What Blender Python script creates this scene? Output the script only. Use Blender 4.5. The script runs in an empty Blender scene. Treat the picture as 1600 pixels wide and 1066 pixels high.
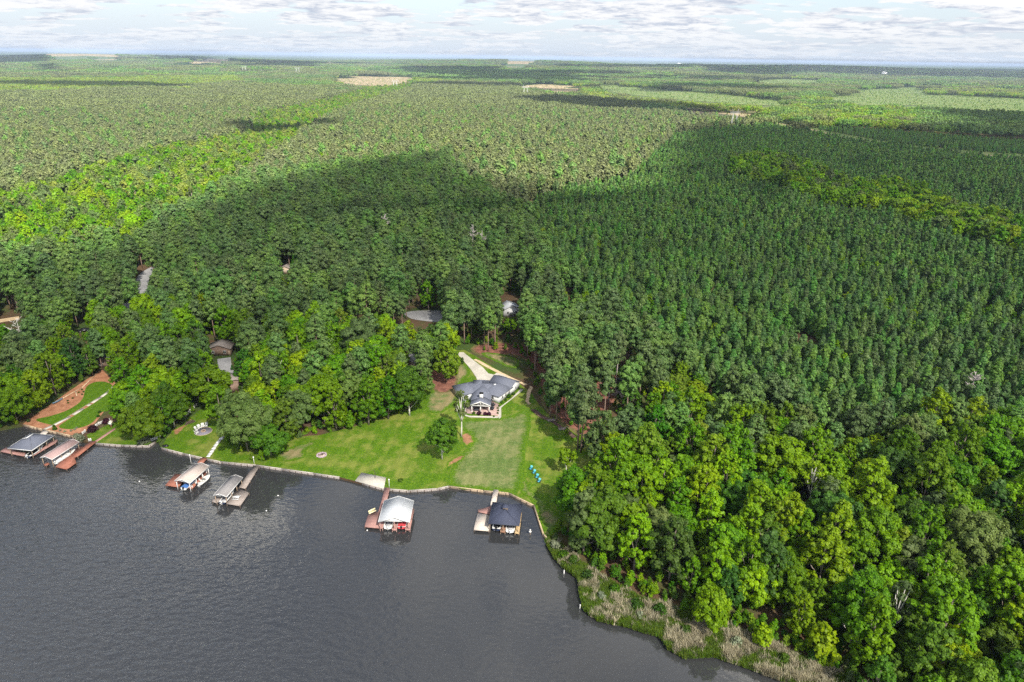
import bpy, bmesh, math, random
import numpy as np
from mathutils import Vector, Matrix
from mathutils.geometry import delaunay_2d_cdt, tessellate_polygon

R = math.radians
scene = bpy.context.scene
COL = scene.collection

# ------------------------------------------------------------------ camera
CAM_H = 115.0
PITCH, ROLL, LENS = 22.6, 0.86, 24.0
cam_data = bpy.data.cameras.new('camera')
cam_data.lens = LENS
cam_data.sensor_width = 36.0
cam_data.clip_start = 0.5
cam_data.clip_end = 300000.0
cam = bpy.data.objects.new('camera', cam_data)
COL.objects.link(cam)
CAM_ROT = Matrix.Rotation(R(90 - PITCH), 3, 'X') @ Matrix.Rotation(R(ROLL), 3, 'Z')
cam.location = (0, 0, CAM_H)
cam.rotation_euler = CAM_ROT.to_euler()
scene.camera = cam

# ------------------------------------------------------------------ sun, sky, exposure
SUN_EL, SUN_AZ = 46.0, 152.0          # azimuth clockwise from +Y (the way the camera looks)
SUN_DIR = Vector((math.sin(R(SUN_AZ)) * math.cos(R(SUN_EL)), math.cos(R(SUN_AZ)) * math.cos(R(SUN_EL)), math.sin(R(SUN_EL))))
sun_data = bpy.data.lights.new('sun', 'SUN')
sun_data.energy = 4.4
sun_data.angle = R(0.53)
sun_data.color = (1.0, 0.93, 0.80)
sun = bpy.data.objects.new('sun', sun_data)
sun.rotation_euler = SUN_DIR.to_track_quat('Z', 'Y').to_euler()
sun.location = (0, 0, 400)
COL.objects.link(sun)

world = bpy.data.worlds.new('World')
scene.world = world
world.use_nodes = True

class NT:
    """small helper round a node tree"""
    def __init__(self, tree):
        self.t = tree; self.n = tree.nodes; self.l = tree.links
    def node(self, kind, **kw):
        nd = self.n.new(kind)
        for k, v in kw.items():
            if k == 'inp':
                for kk, vv in v.items():
                    self.put(nd.inputs[kk], vv)
            else:
                setattr(nd, k, v)
        return nd
    def put(self, sock, v):
        if isinstance(v, bpy.types.NodeSocket): self.l.new(v, sock)
        else: sock.default_value = v
    def math(self, op, a, b=None, c=None, clamp=False):
        nd = self.n.new('ShaderNodeMath'); nd.operation = op; nd.use_clamp = clamp
        self.put(nd.inputs[0], a)
        if b is not None: self.put(nd.inputs[1], b)
        if c is not None: self.put(nd.inputs[2], c)
        return nd.outputs[0]
    def vmath(self, op, a, b=None):
        nd = self.n.new('ShaderNodeVectorMath'); nd.operation = op
        self.put(nd.inputs[0], a)
        if b is not None: self.put(nd.inputs[1], b)
        return nd.outputs[0]
    def noise(self, vec, scale, detail=4, rough=0.55, w=None, lac=2.0):
        nd = self.n.new('ShaderNodeTexNoise')
        if vec is not None: self.l.new(vec, nd.inputs['Vector'])
        nd.inputs['Scale'].default_value = scale; nd.inputs['Detail'].default_value = detail
        nd.inputs['Roughness'].default_value = rough
        nd.inputs['Lacunarity'].default_value = lac
        return nd.outputs['Fac']
    def ramp(self, fac, stops, interp='LINEAR'):
        nd = self.n.new('ShaderNodeValToRGB'); nd.color_ramp.interpolation = interp
        els = nd.color_ramp.elements
        while len(els) < len(stops): els.new(0.5)
        for e, (p, c) in zip(els, stops):
            e.position = p; e.color = (c, c, c, 1) if isinstance(c, (int, float)) else (*c, 1)
        self.put(nd.inputs[0], fac)
        return nd.outputs[0]
    def smooth(self, v, a, b):
        nd = self.n.new('ShaderNodeMapRange'); nd.interpolation_type = 'SMOOTHSTEP'
        self.put(nd.inputs[0], v); nd.inputs[1].default_value = a; nd.inputs[2].default_value = b
        return nd.outputs[0]
    def mix(self, fac, a, b, blend='MIX'):
        nd = self.n.new('ShaderNodeMix'); nd.data_type = 'RGBA'; nd.blend_type = blend
        self.put(nd.inputs[0], fac)
        self.put(nd.inputs[6], (*a, 1) if isinstance(a, tuple) and len(a) == 3 else a)
        self.put(nd.inputs[7], (*b, 1) if isinstance(b, tuple) and len(b) == 3 else b)
        return nd.outputs[2]
    def sep(self, v):
        nd = self.n.new('ShaderNodeSeparateXYZ'); self.l.new(v, nd.inputs[0]); return nd.outputs
    def comb(self, x, y, z):
        nd = self.n.new('ShaderNodeCombineXYZ')
        for i, v in enumerate((x, y, z)): self.put(nd.inputs[i], v)
        return nd.outputs[0]

def build_world():
    k = NT(world.node_tree); k.n.clear()
    out = k.node('ShaderNodeOutputWorld'); bg = k.node('ShaderNodeBackground')
    SKY_STRENGTH = 0.05
    bg.inputs['Strength'].default_value = SKY_STRENGTH
    sky = k.node('ShaderNodeTexSky', sky_type='NISHITA', sun_disc=False, sun_elevation=R(SUN_EL),
                 sun_rotation=R(SUN_AZ), altitude=100.0, air_density=1.0, dust_density=1.2, ozone_density=1.0)
    co = k.node('ShaderNodeTexCoord')
    d = co.outputs['Generated']
    x, y, z = k.sep(d)
    zc = k.math('MAXIMUM', z, 0.0)
    inv = k.math('DIVIDE', 1.0, k.math('ADD', zc, 0.10))
    lz = k.math('LOGARITHM', k.math('ADD', zc, 0.022), 2.718)
    def pat(dz):
        p = k.comb(k.math('MULTIPLY', x, inv), k.math('MULTIPLY', y, inv), k.math('ADD', k.math('MULTIPLY', lz, 0.42), dz))
        warp = k.noise(p, 2.2, 2, 0.5)
        p2 = k.vmath('ADD', p, k.comb(k.math('MULTIPLY', warp, 0.35), 0.0, 0.0))
        big = k.noise(p2, 1.05, 2, 0.5)
        fine = k.noise(p2, 3.2, 6, 0.56)
        return k.math('ADD', k.math('MULTIPLY', big, 0.55), k.math('MULTIPLY', fine, 0.55))
    n0 = pat(0.0); n1 = pat(0.055)
    cover = k.smooth(n0, 0.50, 0.555)
    # the thinner veil that whitens everything close to the horizon
    veil = k.smooth(zc, 0.16, 0.0)
    # lit tops and grey bases: compare with the cloud mass a little higher up
    shade = k.smooth(k.math('SUBTRACT', n1, n0), -0.035, 0.075)
    base = k.mix(shade, (4.9, 4.92, 5.0), (2.75, 3.05, 3.65))
    skyc = k.mix(k.math('MULTIPLY_ADD', veil, 0.80, 0.04), sky.outputs[0], (3.5, 3.95, 4.65))
    dens = k.math('MULTIPLY', cover, k.math('MULTIPLY_ADD', k.smooth(zc, 0.0, 0.05), 0.55, 0.42))
    col = k.mix(dens, skyc, base)
    k.l.new(col, bg.inputs['Color']); k.l.new(bg.outputs[0], out.inputs['Surface'])
build_world()

scene.view_settings.view_transform = 'Standard'
scene.view_settings.look = 'None'
scene.view_settings.gamma = 1.0
scene.view_settings.use_curve_mapping = False
scene.view_settings.exposure = 2.05

scene.render.engine = 'CYCLES'
cy = scene.cycles
cy.use_denoising = False
cy.denoiser = 'OPENIMAGEDENOISE'
cy.denoising_input_passes = 'RGB_ALBEDO_NORMAL'
cy.denoising_prefilter = 'ACCURATE'
cy.max_bounces = 8
cy.diffuse_bounces = 4
cy.glossy_bounces = 3
cy.transmission_bounces = 4
cy.transparent_max_bounces = 10
cy.volume_bounces = 0
cy.caustics_reflective = False
cy.caustics_refractive = False
cy.sample_clamp_indirect = 6.0
cy.sample_clamp_direct = 2.0

# ------------------------------------------------------------------ survey: the photograph's sight lines meet the ground
FPX = 1600 * LENS / 36.0
_Rt = np.array(CAM_ROT)

def terrain(x, y):
    """height of the land: level round the lake, low hills far off"""
    x = np.asarray(x, float); y = np.asarray(y, float)
    d = np.hypot(x, y)
    f1 = np.clip((d - 900) / 2500, 0, 1); f1 = f1 * f1 * (3 - 2 * f1)
    f2 = np.clip((d - 4000) / 5000, 0, 1); f2 = f2 * f2 * (3 - 2 * f2)
    a = np.sin(x / 610 + 1.3) * np.cos(y / 540 + .4) + .6 * np.sin((x + y) / 330 + 2)
    b = np.sin(x / 2300 + .9) * np.cos(y / 1900 + 1.1) + .5 * np.sin((x * .8 - y) / 1100 + .3) + .3 * np.sin((x + y * .3) / 420)
    ridge = sum(np.exp(-((x - cx) / sx) ** 2 - ((y - cy_) / sy) ** 2) * hh for cx, cy_, sx, sy, hh in
                [(-2900, 6400, 1500, 700, 30), (1500, 6300, 1300, 700, 40), (-5200, 8600, 1700, 700, 52), (-300, 8700, 1500, 700, 40), (-1500, 4300, 700, 420, 22), (600, 4700, 800, 400, 20), (3400, 7600, 1500, 600, 28)])
    return 0.6 + f1 * (a * 2.6 + 4.4) + f2 * (b * 9 + 16 + 7 * np.sin(x / 700 + 1.9 * np.sin(y / 1700)) * np.sin(y / 520 + .7) + 4 * np.sin(x / 310 + y / 450)) + ridge

def at(px, py, z=0.6):
    v = _Rt @ np.array([(px - 800) / FPX, (533 - py) / FPX, -1.0])
    t = (z - CAM_H) / v[2]
    return Vector((v[0] * t, v[1] * t, z))

def proj(p):
    q = (np.asarray(p, float) - np.array([0, 0, CAM_H])) @ _Rt
    return np.stack([800 + FPX * q[..., 0] / -q[..., 2], 533 - FPX * q[..., 1] / -q[..., 2], -q[..., 2]], -1)

def wpoly(pts, z=0.6):
    return np.array([[at(a, b, z).x, at(a, b, z).y] for a, b in pts])

def inside(P, poly):
    x, y = P[:, 0], P[:, 1]
    r = np.zeros(len(P), bool)
    x0, y0 = poly[:, 0], poly[:, 1]; x1, y1 = np.roll(x0, -1), np.roll(y0, -1)
    for a, b, c, e in zip(x0, y0, x1, y1):
        if b == e: continue
        r ^= ((b > y) != (e > y)) & (x < (c - a) * (y - b) / (e - b) + a)
    return r

# ------------------------------------------------------------------ object helpers
def tag(o, label=None, cat=None, group=None, kind=None):
    if label: o['label'] = label
    if cat: o['category'] = cat
    if group: o['group'] = group
    if kind: o['kind'] = kind
    return o

def empty(name, loc, label, cat, group=None, rz=0.0):
    o = bpy.data.objects.new(name, None); COL.objects.link(o)
    o.empty_display_size = 0.5
    o.location = loc; o.rotation_euler = (0, 0, rz)
    return tag(o, label, cat, group)

def np_mesh(name, V, F, mats, midx=None, smooth=False, tint=None):
    """V (n,3), F list of faces or (m,k) array"""
    me = bpy.data.meshes.new(name)
    V = np.asarray(V, np.float32)
    if isinstance(F, np.ndarray):
        k = F.shape[1]; flat = F.astype(np.int32).ravel()
        starts = np.arange(0, len(flat), k, dtype=np.int32); tot = np.full(len(F), k, np.int32)
    else:
        flat = np.array([i for f in F for i in f], np.int32)
        tot = np.array([len(f) for f in F], np.int32); starts = np.concatenate([[0], np.cumsum(tot)[:-1]]).astype(np.int32)
    me.vertices.add(len(V)); me.vertices.foreach_set('co', V.ravel())
    me.loops.add(len(flat)); me.loops.foreach_set('vertex_index', flat)
    me.polygons.add(len(tot)); me.polygons.foreach_set('loop_start', starts); me.polygons.foreach_set('loop_total', tot)
    for m in mats: me.materials.append(m)
    if midx is not None: me.polygons.foreach_set('material_index', np.asarray(midx, np.int32))
    if smooth: me.polygons.foreach_set('use_smooth', np.ones(len(tot), bool))
    if tint is not None:
        a = me.attributes.new('tint', 'FLOAT', 'POINT'); a.data.foreach_set('value', np.asarray(tint, np.float32))
    me.update(calc_edges=True)
    return me

def link(name, me, parent=None):
    o = bpy.data.objects.new(name, me); COL.objects.link(o)
    if parent is not None: o.parent = parent
    return o

class MB:
    """collects boxes, bars, prisms and sheets into ONE mesh"""
    def __init__(self): self.V = []; self.F = []; self.mi = []; self.cur = 0
    def add(self, vs, fs):
        o = len(self.V); self.V += [tuple(v) for v in vs]
        self.F += [tuple(i + o for i in f) for f in fs]; self.mi += [self.cur] * len(fs)
        return self
    def box(self, c, s, rz=0.0, rx=0.0, ry=0.0):
        M = Matrix.Rotation(rz, 3, 'Z') @ Matrix.Rotation(ry, 3, 'Y') @ Matrix.Rotation(rx, 3, 'X')
        vs = [Vector(c) + M @ Vector((sx * s[0] / 2, sy * s[1] / 2, sz * s[2] / 2)) for sz in (-1, 1) for sy in (-1, 1) for sx in (-1, 1)]
        return self.add(vs, [(0, 2, 3, 1), (4, 5, 7, 6), (0, 1, 5, 4), (2, 6, 7, 3), (0, 4, 6, 2), (1, 3, 7, 5)])
    def bar(self, a, b, w, h=None):
        a, b = Vector(a), Vector(b); h = h or w
        d = b - a
        q = d.to_track_quat('Y', 'Z').to_matrix()
        c = (a + b) / 2; L = d.length
        vs = [c + q @ Vector((sx * w / 2, sy * L / 2, sz * h / 2)) for sz in (-1, 1) for sy in (-1, 1) for sx in (-1, 1)]
        return self.add(vs, [(0, 2, 3, 1), (4, 5, 7, 6), (0, 1, 5, 4), (2, 6, 7, 3), (0, 4, 6, 2), (1, 3, 7, 5)])
    def tube(self, pts, rad, n=6, cap=True):
        pts = [Vector(p) for p in pts]; rings = []
        o = len(self.V); vs = []; fs = []
        for i, p in enumerate(pts):
            d = (pts[min(i + 1, len(pts) - 1)] - pts[max(i - 1, 0)]).normalized()
            u = d.orthogonal().normalized() if abs(d.z) < .9 else Vector((1, 0, 0)); v = d.cross(u).normalized(); u = v.cross(d)
            r = rad[i] if hasattr(rad, '__len__') else rad
            vs += [p + (u * math.cos(2 * math.pi * j / n) + v * math.sin(2 * math.pi * j / n)) * r for j in range(n)]
        for i in range(len(pts) - 1):
            for j in range(n):
                a = i * n + j; b = i * n + (j + 1) % n
                fs.append((a, b, b + n, a + n))
        if cap:
            fs.append(tuple(range(n))[::-1]); fs.append(tuple(range((len(pts) - 1) * n, len(pts) * n)))
        return self.add(vs, fs)
    def prism(self, poly, z0, z1):
        n = len(poly)
        vs = [(p[0], p[1], z0) for p in poly] + [(p[0], p[1], z1) for p in poly]
        fs = [tuple(range(n))[::-1], tuple(range(n, 2 * n))] + [(i, (i + 1) % n, (i + 1) % n + n, i + n) for i in range(n)]
        return self.add(vs, fs)
    def lathe(self, prof, n=12, c=(0, 0, 0)):
        vs = []; fs = []
        for r, z in prof:
            vs += [(c[0] + r * math.cos(2 * math.pi * j / n), c[1] + r * math.sin(2 * math.pi * j / n), c[2] + z) for j in range(n)]
        for i in range(len(prof) - 1):
            for j in range(n):
                a = i * n + j; b = i * n + (j + 1) % n
                fs.append((a, b, b + n, a + n))
        fs.append(tuple(range(n))[::-1]); fs.append(tuple(range((len(prof) - 1) * n, len(prof) * n)))
        return self.add(vs, fs)
    def build(self, name, mat, parent=None, smooth=False):
        me = np_mesh(name, np.array(self.V), self.F, mat if isinstance(mat, list) else [mat], self.mi, smooth)
        return link(name, me, parent)

def copy_tree(o, parent=None):
    c = o.copy(); COL.objects.link(c); c.parent = parent
    for ch in list(o.children): copy_tree(ch, c)
    return c

# ------------------------------------------------------------------ materials
MATS = {}
def mat(name, color, rough=0.7, spec=0.3, noise=None, bump=None, metal=0.0):
    """noise = (scale, amount) colour mottling, bump = (scale, strength)"""
    if name in MATS: return MATS[name]
    m = bpy.data.materials.new(name); m.use_nodes = True
    k = NT(m.node_tree); b = k.n['Principled BSDF']
    b.inputs['Roughness'].default_value = rough; b.inputs['Specular IOR Level'].default_value = spec
    b.inputs['Metallic'].default_value = metal
    co = k.node('ShaderNodeTexCoord').outputs['Object']
    if noise:
        n = k.noise(co, noise[0], 5, 0.6)
        lo = tuple(c * (1 - noise[1]) for c in color); hi = tuple(min(1, c * (1 + noise[1])) for c in color)
        k.l.new(k.ramp(n, [(0.3, lo), (0.7, hi)]), b.inputs['Base Color'])
    else:
        b.inputs['Base Color'].default_value = (*color, 1)
    if bump:
        bn = k.node('ShaderNodeBump'); bn.inputs['Strength'].default_value = bump[1]; bn.inputs['Distance'].default_value = 0.05
        k.l.new(k.noise(co, bump[0], 4, 0.6), bn.inputs['Height']); k.l.new(bn.outputs[0], b.inputs['Normal'])
    MATS[name] = m
    return m

def leaf_mat(name, dark, light, trans=0.40, hue=0.02, val=0.25, spec=0.25):
    m = bpy.data.materials.new(name); m.use_nodes = True
    k = NT(m.node_tree); b = k.n['Principled BSDF']; out = k.n['Material Output']
    t = k.node('ShaderNodeAttribute', attribute_name='tint').outputs['Fac']
    c = k.mix(t, dark, light)
    oi = k.node('ShaderNodeObjectInfo').outputs['Random']
    r2 = k.math('FRACT', k.math('MULTIPLY', oi, 17.31))
    hs = k.node('ShaderNodeHueSaturation')
    k.put(hs.inputs['Hue'], k.math('MULTIPLY_ADD', oi, hue * 2, 0.5 - hue))
    k.put(hs.inputs['Saturation'], k.math('MULTIPLY_ADD', r2, 0.25, 1.0))
    k.put(hs.inputs['Value'], k.math('MULTIPLY_ADD', r2, val * 2, 1 - val))
    k.l.new(c, hs.inputs['Color'])
    b.inputs['Roughness'].default_value = 0.55; b.inputs['Specular IOR Level'].default_value = spec
    k.l.new(hs.outputs[0], b.inputs['Base Color'])
    tr = k.node('ShaderNodeBsdfTranslucent')
    k.l.new(k.mix(0.5, hs.outputs[0], (light[0] * 1.3, light[1] * 1.2, light[2] * .6)), tr.inputs['Color'])
    mx = k.node('ShaderNodeMixShader'); mx.inputs[0].default_value = trans
    k.l.new(b.outputs[0], mx.inputs[1]); k.l.new(tr.outputs[0], mx.inputs[2]); k.l.new(mx.outputs[0], out.inputs['Surface'])
    MATS[name] = m
    return m
# ================================================================== THE LAND, THE LAKE, THE AIR
SHORE_PX = [(0, 671), (37, 664), (57, 669), (66, 671), (88, 676), (110, 681), (127, 689), (150, 693), (190, 696), (232, 697), (243, 690),
            (247, 690), (252, 700), (286, 709), (322, 717), (345, 722), (400, 727), (440, 733), (490, 740), (530, 746), (566, 755), (600, 764), (638, 767),
            (683, 764), (701, 760), (755, 767), (795, 771), (834, 790), (849, 835), (856, 842), (867, 871), (882, 887), (904, 902), (909, 927),
            (914, 952), (936, 968), (976, 976), (1014, 988), (1032, 992), (1045, 1012), (1070, 1026), (1117, 1024), (1164, 1040), (1232, 1065), (1295, 1085)]
SHORE = [tuple(p) for p in wpoly(SHORE_PX)]
LAND_LEFT = [(-3500, 420), (-900, 330), (-420, 235), (-260, 205)]
LAND_RIGHT = [(88, 84), (120, 40), (190, -60), (320, -300), (700, -1000), (1500, -3000)]
LAND_POLY = np.array(LAND_LEFT + SHORE + LAND_RIGHT + [(90000, -3000), (90000, 90000), (-90000, 90000), (-90000, 420)])

def cdt_mesh(poly, pts, zfun, name, mats, skirt=None):
    poly = np.asarray(poly, float)
    n = len(poly)
    co = [Vector((p[0], p[1])) for p in poly] + [Vector((p[0], p[1])) for p in pts]
    edges = [(i, (i + 1) % n) for i in range(n)]
    v, e, f, *_ = delaunay_2d_cdt(co, edges, [], 0, 1e-4)
    V = np.array([(a.x, a.y) for a in v]); F = np.array([t for t in f if len(t) == 3])
    cen = V[F].mean(1)
    F = F[inside(cen, poly)]
    a, b, c = V[F[:, 0]], V[F[:, 1]], V[F[:, 2]]
    s = np.cross(b - a, c - a) < 0
    F[s] = F[s][:, ::-1]
    Z = zfun(V[:, 0], V[:, 1])
    V3 = np.column_stack([V, Z])
    Fl = [tuple(t) for t in F]
    if skirt:
        m = len(V3)
        sk = np.array([(p[0], p[1], 0.6) for p in skirt] + [(p[0], p[1], -0.8) for p in skirt]); k = len(skirt)
        V3 = np.vstack([V3, sk]); Fl += [(m + i, m + i + 1, m + i + 1 + k, m + i + k) for i in range(k - 1)]
    return np_mesh(name, V3, Fl, mats)

def ground_material():
    m = bpy.data.materials.new('forest_floor'); m.use_nodes = True
    k = NT(m.node_tree); b = k.n['Principled BSDF']
    pos = k.node('ShaderNodeNewGeometry').outputs['Position']
    n1 = k.noise(pos, 0.05, 6, 0.6); n2 = k.noise(pos, 0.9, 5, 0.65); n3 = k.noise(pos, 0.0022, 5, 0.6)
    litter = k.mix(n2, (0.055, 0.038, 0.022), (0.12, 0.075, 0.045))
    green = k.mix(n2, (0.022, 0.045, 0.012), (0.07, 0.11, 0.025))
    near = k.mix(k.smooth(n1, 0.42, 0.60), litter, green)
    # beyond the last trees that can be told apart the land itself is a cover of wood and scrub
    wood = k.mix(k.noise(pos, 0.02, 8, 0.75), (0.016, 0.034, 0.014), (0.062, 0.095, 0.030))
    scrub = k.mix(n2, (0.10, 0.13, 0.045), (0.20, 0.19, 0.10))
    st = k.node('ShaderNodeMapping'); st.inputs['Scale'].default_value = (0.0007, 0.0016, 1); k.l.new(pos, st.inputs[0])
    far = k.mix(k.smooth(k.noise(st.outputs[0], 1.0, 5, 0.6), 0.60, 0.66), wood, scrub)
    d = k.node('ShaderNodeVectorMath', operation='LENGTH'); k.l.new(pos, d.inputs[0])
    k.l.new(k.mix(k.smooth(d.outputs['Value'], 1500, 2600), near, far), b.inputs['Base Color'])
    b.inputs['Roughness'].default_value = 0.95; b.inputs['Specular IOR Level'].default_value = 0.1
    bp = k.node('ShaderNodeBump'); bp.inputs['Strength'].default_value = 0.6; bp.inputs['Distance'].default_value = 0.3
    k.l.new(n2, bp.inputs['Height']); k.l.new(bp.outputs[0], b.inputs['Normal'])
    return m

rg = np.random.default_rng(7)
gp = []
r_ = 60.0
while r_ < 88000:
    for a_ in np.linspace(-62, 62, 75):
        rr = r_ * (1 + rg.uniform(-.01, .01)); aa = R(a_ + rg.uniform(-.3, .3))
        gp.append((rr * math.sin(aa), rr * math.cos(aa)))
    r_ *= 1.075
gp = np.array(gp); gp = gp[inside(gp, LAND_POLY)]
ground = link('ground', cdt_mesh(LAND_POLY, gp, terrain, 'ground', [ground_material()], skirt=LAND_LEFT + SHORE + LAND_RIGHT))
tag(ground, 'wooded lake country with leaf litter under the trees, reaching to the horizon', 'ground', kind='structure')

def water_material():
    m = bpy.data.materials.new('lake_water'); m.use_nodes = True
    k = NT(m.node_tree); b = k.n['Principled BSDF']
    pos = k.node('ShaderNodeNewGeometry').outputs['Position']
    n = k.noise(pos, 0.03, 4, 0.5)
    k.l.new(k.mix(n, (0.027, 0.0285, 0.0305), (0.036, 0.0375, 0.040)), b.inputs['Base Color'])
    b.inputs['IOR'].default_value = 1.45
    b.inputs['Specular IOR Level'].default_value = 1.0
    mp = k.node('ShaderNodeMapping'); mp.inputs['Rotation'].default_value = (0, 0, R(28)); mp.inputs['Scale'].default_value = (1.0, 1.9, 1)
    k.l.new(pos, mp.inputs[0])
    w1 = k.noise(mp.outputs[0], 0.42, 2, 0.45); w2 = k.noise(mp.outputs[0], 1.3, 2, 0.5)
    gust = k.smooth(k.noise(pos, 0.016, 4, 0.6), 0.35, 0.65)
    # the open water is rippled by the breeze, the strip under the bank lies still
    # a gust front: its edge crosses the lake from upper left to lower right
    front = k.math('ADD', k.math('MULTIPLY', k.sep(pos)[0], 0.75), k.sep(pos)[1])
    wind = k.smooth(k.math('ADD', front, k.math('MULTIPLY', gust, 26)), 138, 48)
    h = k.math('MULTIPLY', k.math('ADD', k.math('MULTIPLY', w1, 1.0), k.math('MULTIPLY', w2, 0.22)), k.math('MULTIPLY_ADD', wind, 0.93, k.math('MULTIPLY_ADD', gust, .05, .03)))
    # ripples too small to resolve roughen the sheen where the wind blows
    k.l.new(k.math('MULTIPLY_ADD', wind, .20, .045), b.inputs['Roughness'])
    bp = k.node('ShaderNodeBump'); bp.inputs['Strength'].default_value = 1.0; bp.inputs['Distance'].default_value = 0.42
    k.l.new(h, bp.inputs['Height']); k.l.new(bp.outputs[0], b.inputs['Normal'])
    return m
w_ = MB().add([(-6000, -3500, 0), (1800, -3500, 0), (1800, 360, 0), (-6000, 360, 0)], [(0, 1, 2, 3)]).build('lake_water', water_material())
tag(w_, 'murky grey brown lake water rippled by a light breeze', 'lake', kind='structure')

def fbm(x, y, seed, base, octs=4):
    g = np.random.default_rng(seed); s = 0; amp = 1
    for o in range(octs):
        for _ in range(3):
            th, ph = g.uniform(0, 6.28, 2); f = 2 * math.pi / base * 2 ** o * g.uniform(.7, 1.3)
            s = s + amp / 3 * np.sin((x * math.cos(th) + y * math.sin(th)) * f + ph + 1.3 * np.sin((x * math.sin(th) - y * math.cos(th)) * f * .6 + ph * 2))
        amp *= .55
    return s

# ---- sheets on the ground: lawns, beds, drives, roads, fields
def dense(pts, close=True, n=4):
    """Catmull-Rom through the points"""
    P = [np.array(p, float) for p in pts]; m = len(P); out = []
    rng_ = range(m) if close else range(m - 1)
    for i in rng_:
        if close: a, b, c, d = P[i - 1], P[i], P[(i + 1) % m], P[(i + 2) % m]
        else: a, b, c, d = P[max(i - 1, 0)], P[i], P[i + 1], P[min(i + 2, m - 1)]
        for j in range(n):
            t = j / n
            out.append(.5 * (2 * b + (c - a) * t + (2 * a - 5 * b + 4 * c - d) * t * t + (3 * b - 3 * c + d - a) * t ** 3))
    if not close: out.append(P[-1])
    return np.array(out)

def inset(poly, d):
    c = np.array(dense(poly)) if len(poly) < 40 else np.array(poly); t = np.roll(c, -1, 0) - np.roll(c, 1, 0); t /= np.linalg.norm(t, axis=1)[:, None] + 1e-9
    n = np.column_stack([-t[:, 1], t[:, 0]]); out = []
    for s in (-1, 1):
        for q in (.5, 1.0):
            p = c + n * s * d * q; out.append(p[inside(p, poly)])
    return np.vstack(out)

def sheet(name, px, material, lift, label, cat, smooth=True, step=None, thick=0.0, jitter=0.0, kind='structure', world=False, soft=0.0):
    poly = np.array(px, float) if world else wpoly(px)
    if smooth: poly = dense(poly)
    if jitter: poly = poly + np.random.default_rng(len(poly)).normal(0, jitter, poly.shape)
    lo, hi = poly.min(0), poly.max(0)
    step = step or max(4.0, (hi - lo).max() / 14)
    gx, gy = np.meshgrid(np.arange(lo[0], hi[0], step), np.arange(lo[1], hi[1], step))
    g = np.column_stack([gx.ravel(), gy.ravel()]) + .13
    g = g[inside(g, poly)]
    if soft:
        g = np.vstack([g, inset(poly, soft)])
    me = cdt_mesh(poly, g, lambda x, y: terrain(x, y) + lift, name, [material])
    if soft:
        co = np.zeros(len(me.vertices) * 3, np.float32); me.vertices.foreach_get('co', co); co = co.reshape(-1, 3)[:, :2]
        A, B = poly, np.roll(poly, -1, 0); dist = np.full(len(co), 1e9)
        for a, b in zip(A, B):
            ab = b - a; t = np.clip(((co - a) @ ab) / (ab @ ab + 1e-9), 0, 1); dist = np.minimum(dist, np.linalg.norm(co - a - t[:, None] * ab, axis=1))
        at_ = me.attributes.new('tint', 'FLOAT', 'POINT'); at_.data.foreach_set('value', np.clip(dist / soft, 0, 1).astype(np.float32))
    return tag(link(name, me), label, cat, kind=kind)

def strip_poly(center, w0, w1=None):
    c = dense(wpoly(center), close=False, n=4); w1 = w1 or w0
    t = np.gradient(c, axis=0); t /= np.linalg.norm(t, axis=1)[:, None]
    nrm = np.column_stack([-t[:, 1], t[:, 0]]); w = np.linspace(w0, w1, len(c))[:, None] / 2
    return np.vstack([c + nrm * w, (c - nrm * w)[::-1]])

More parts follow.
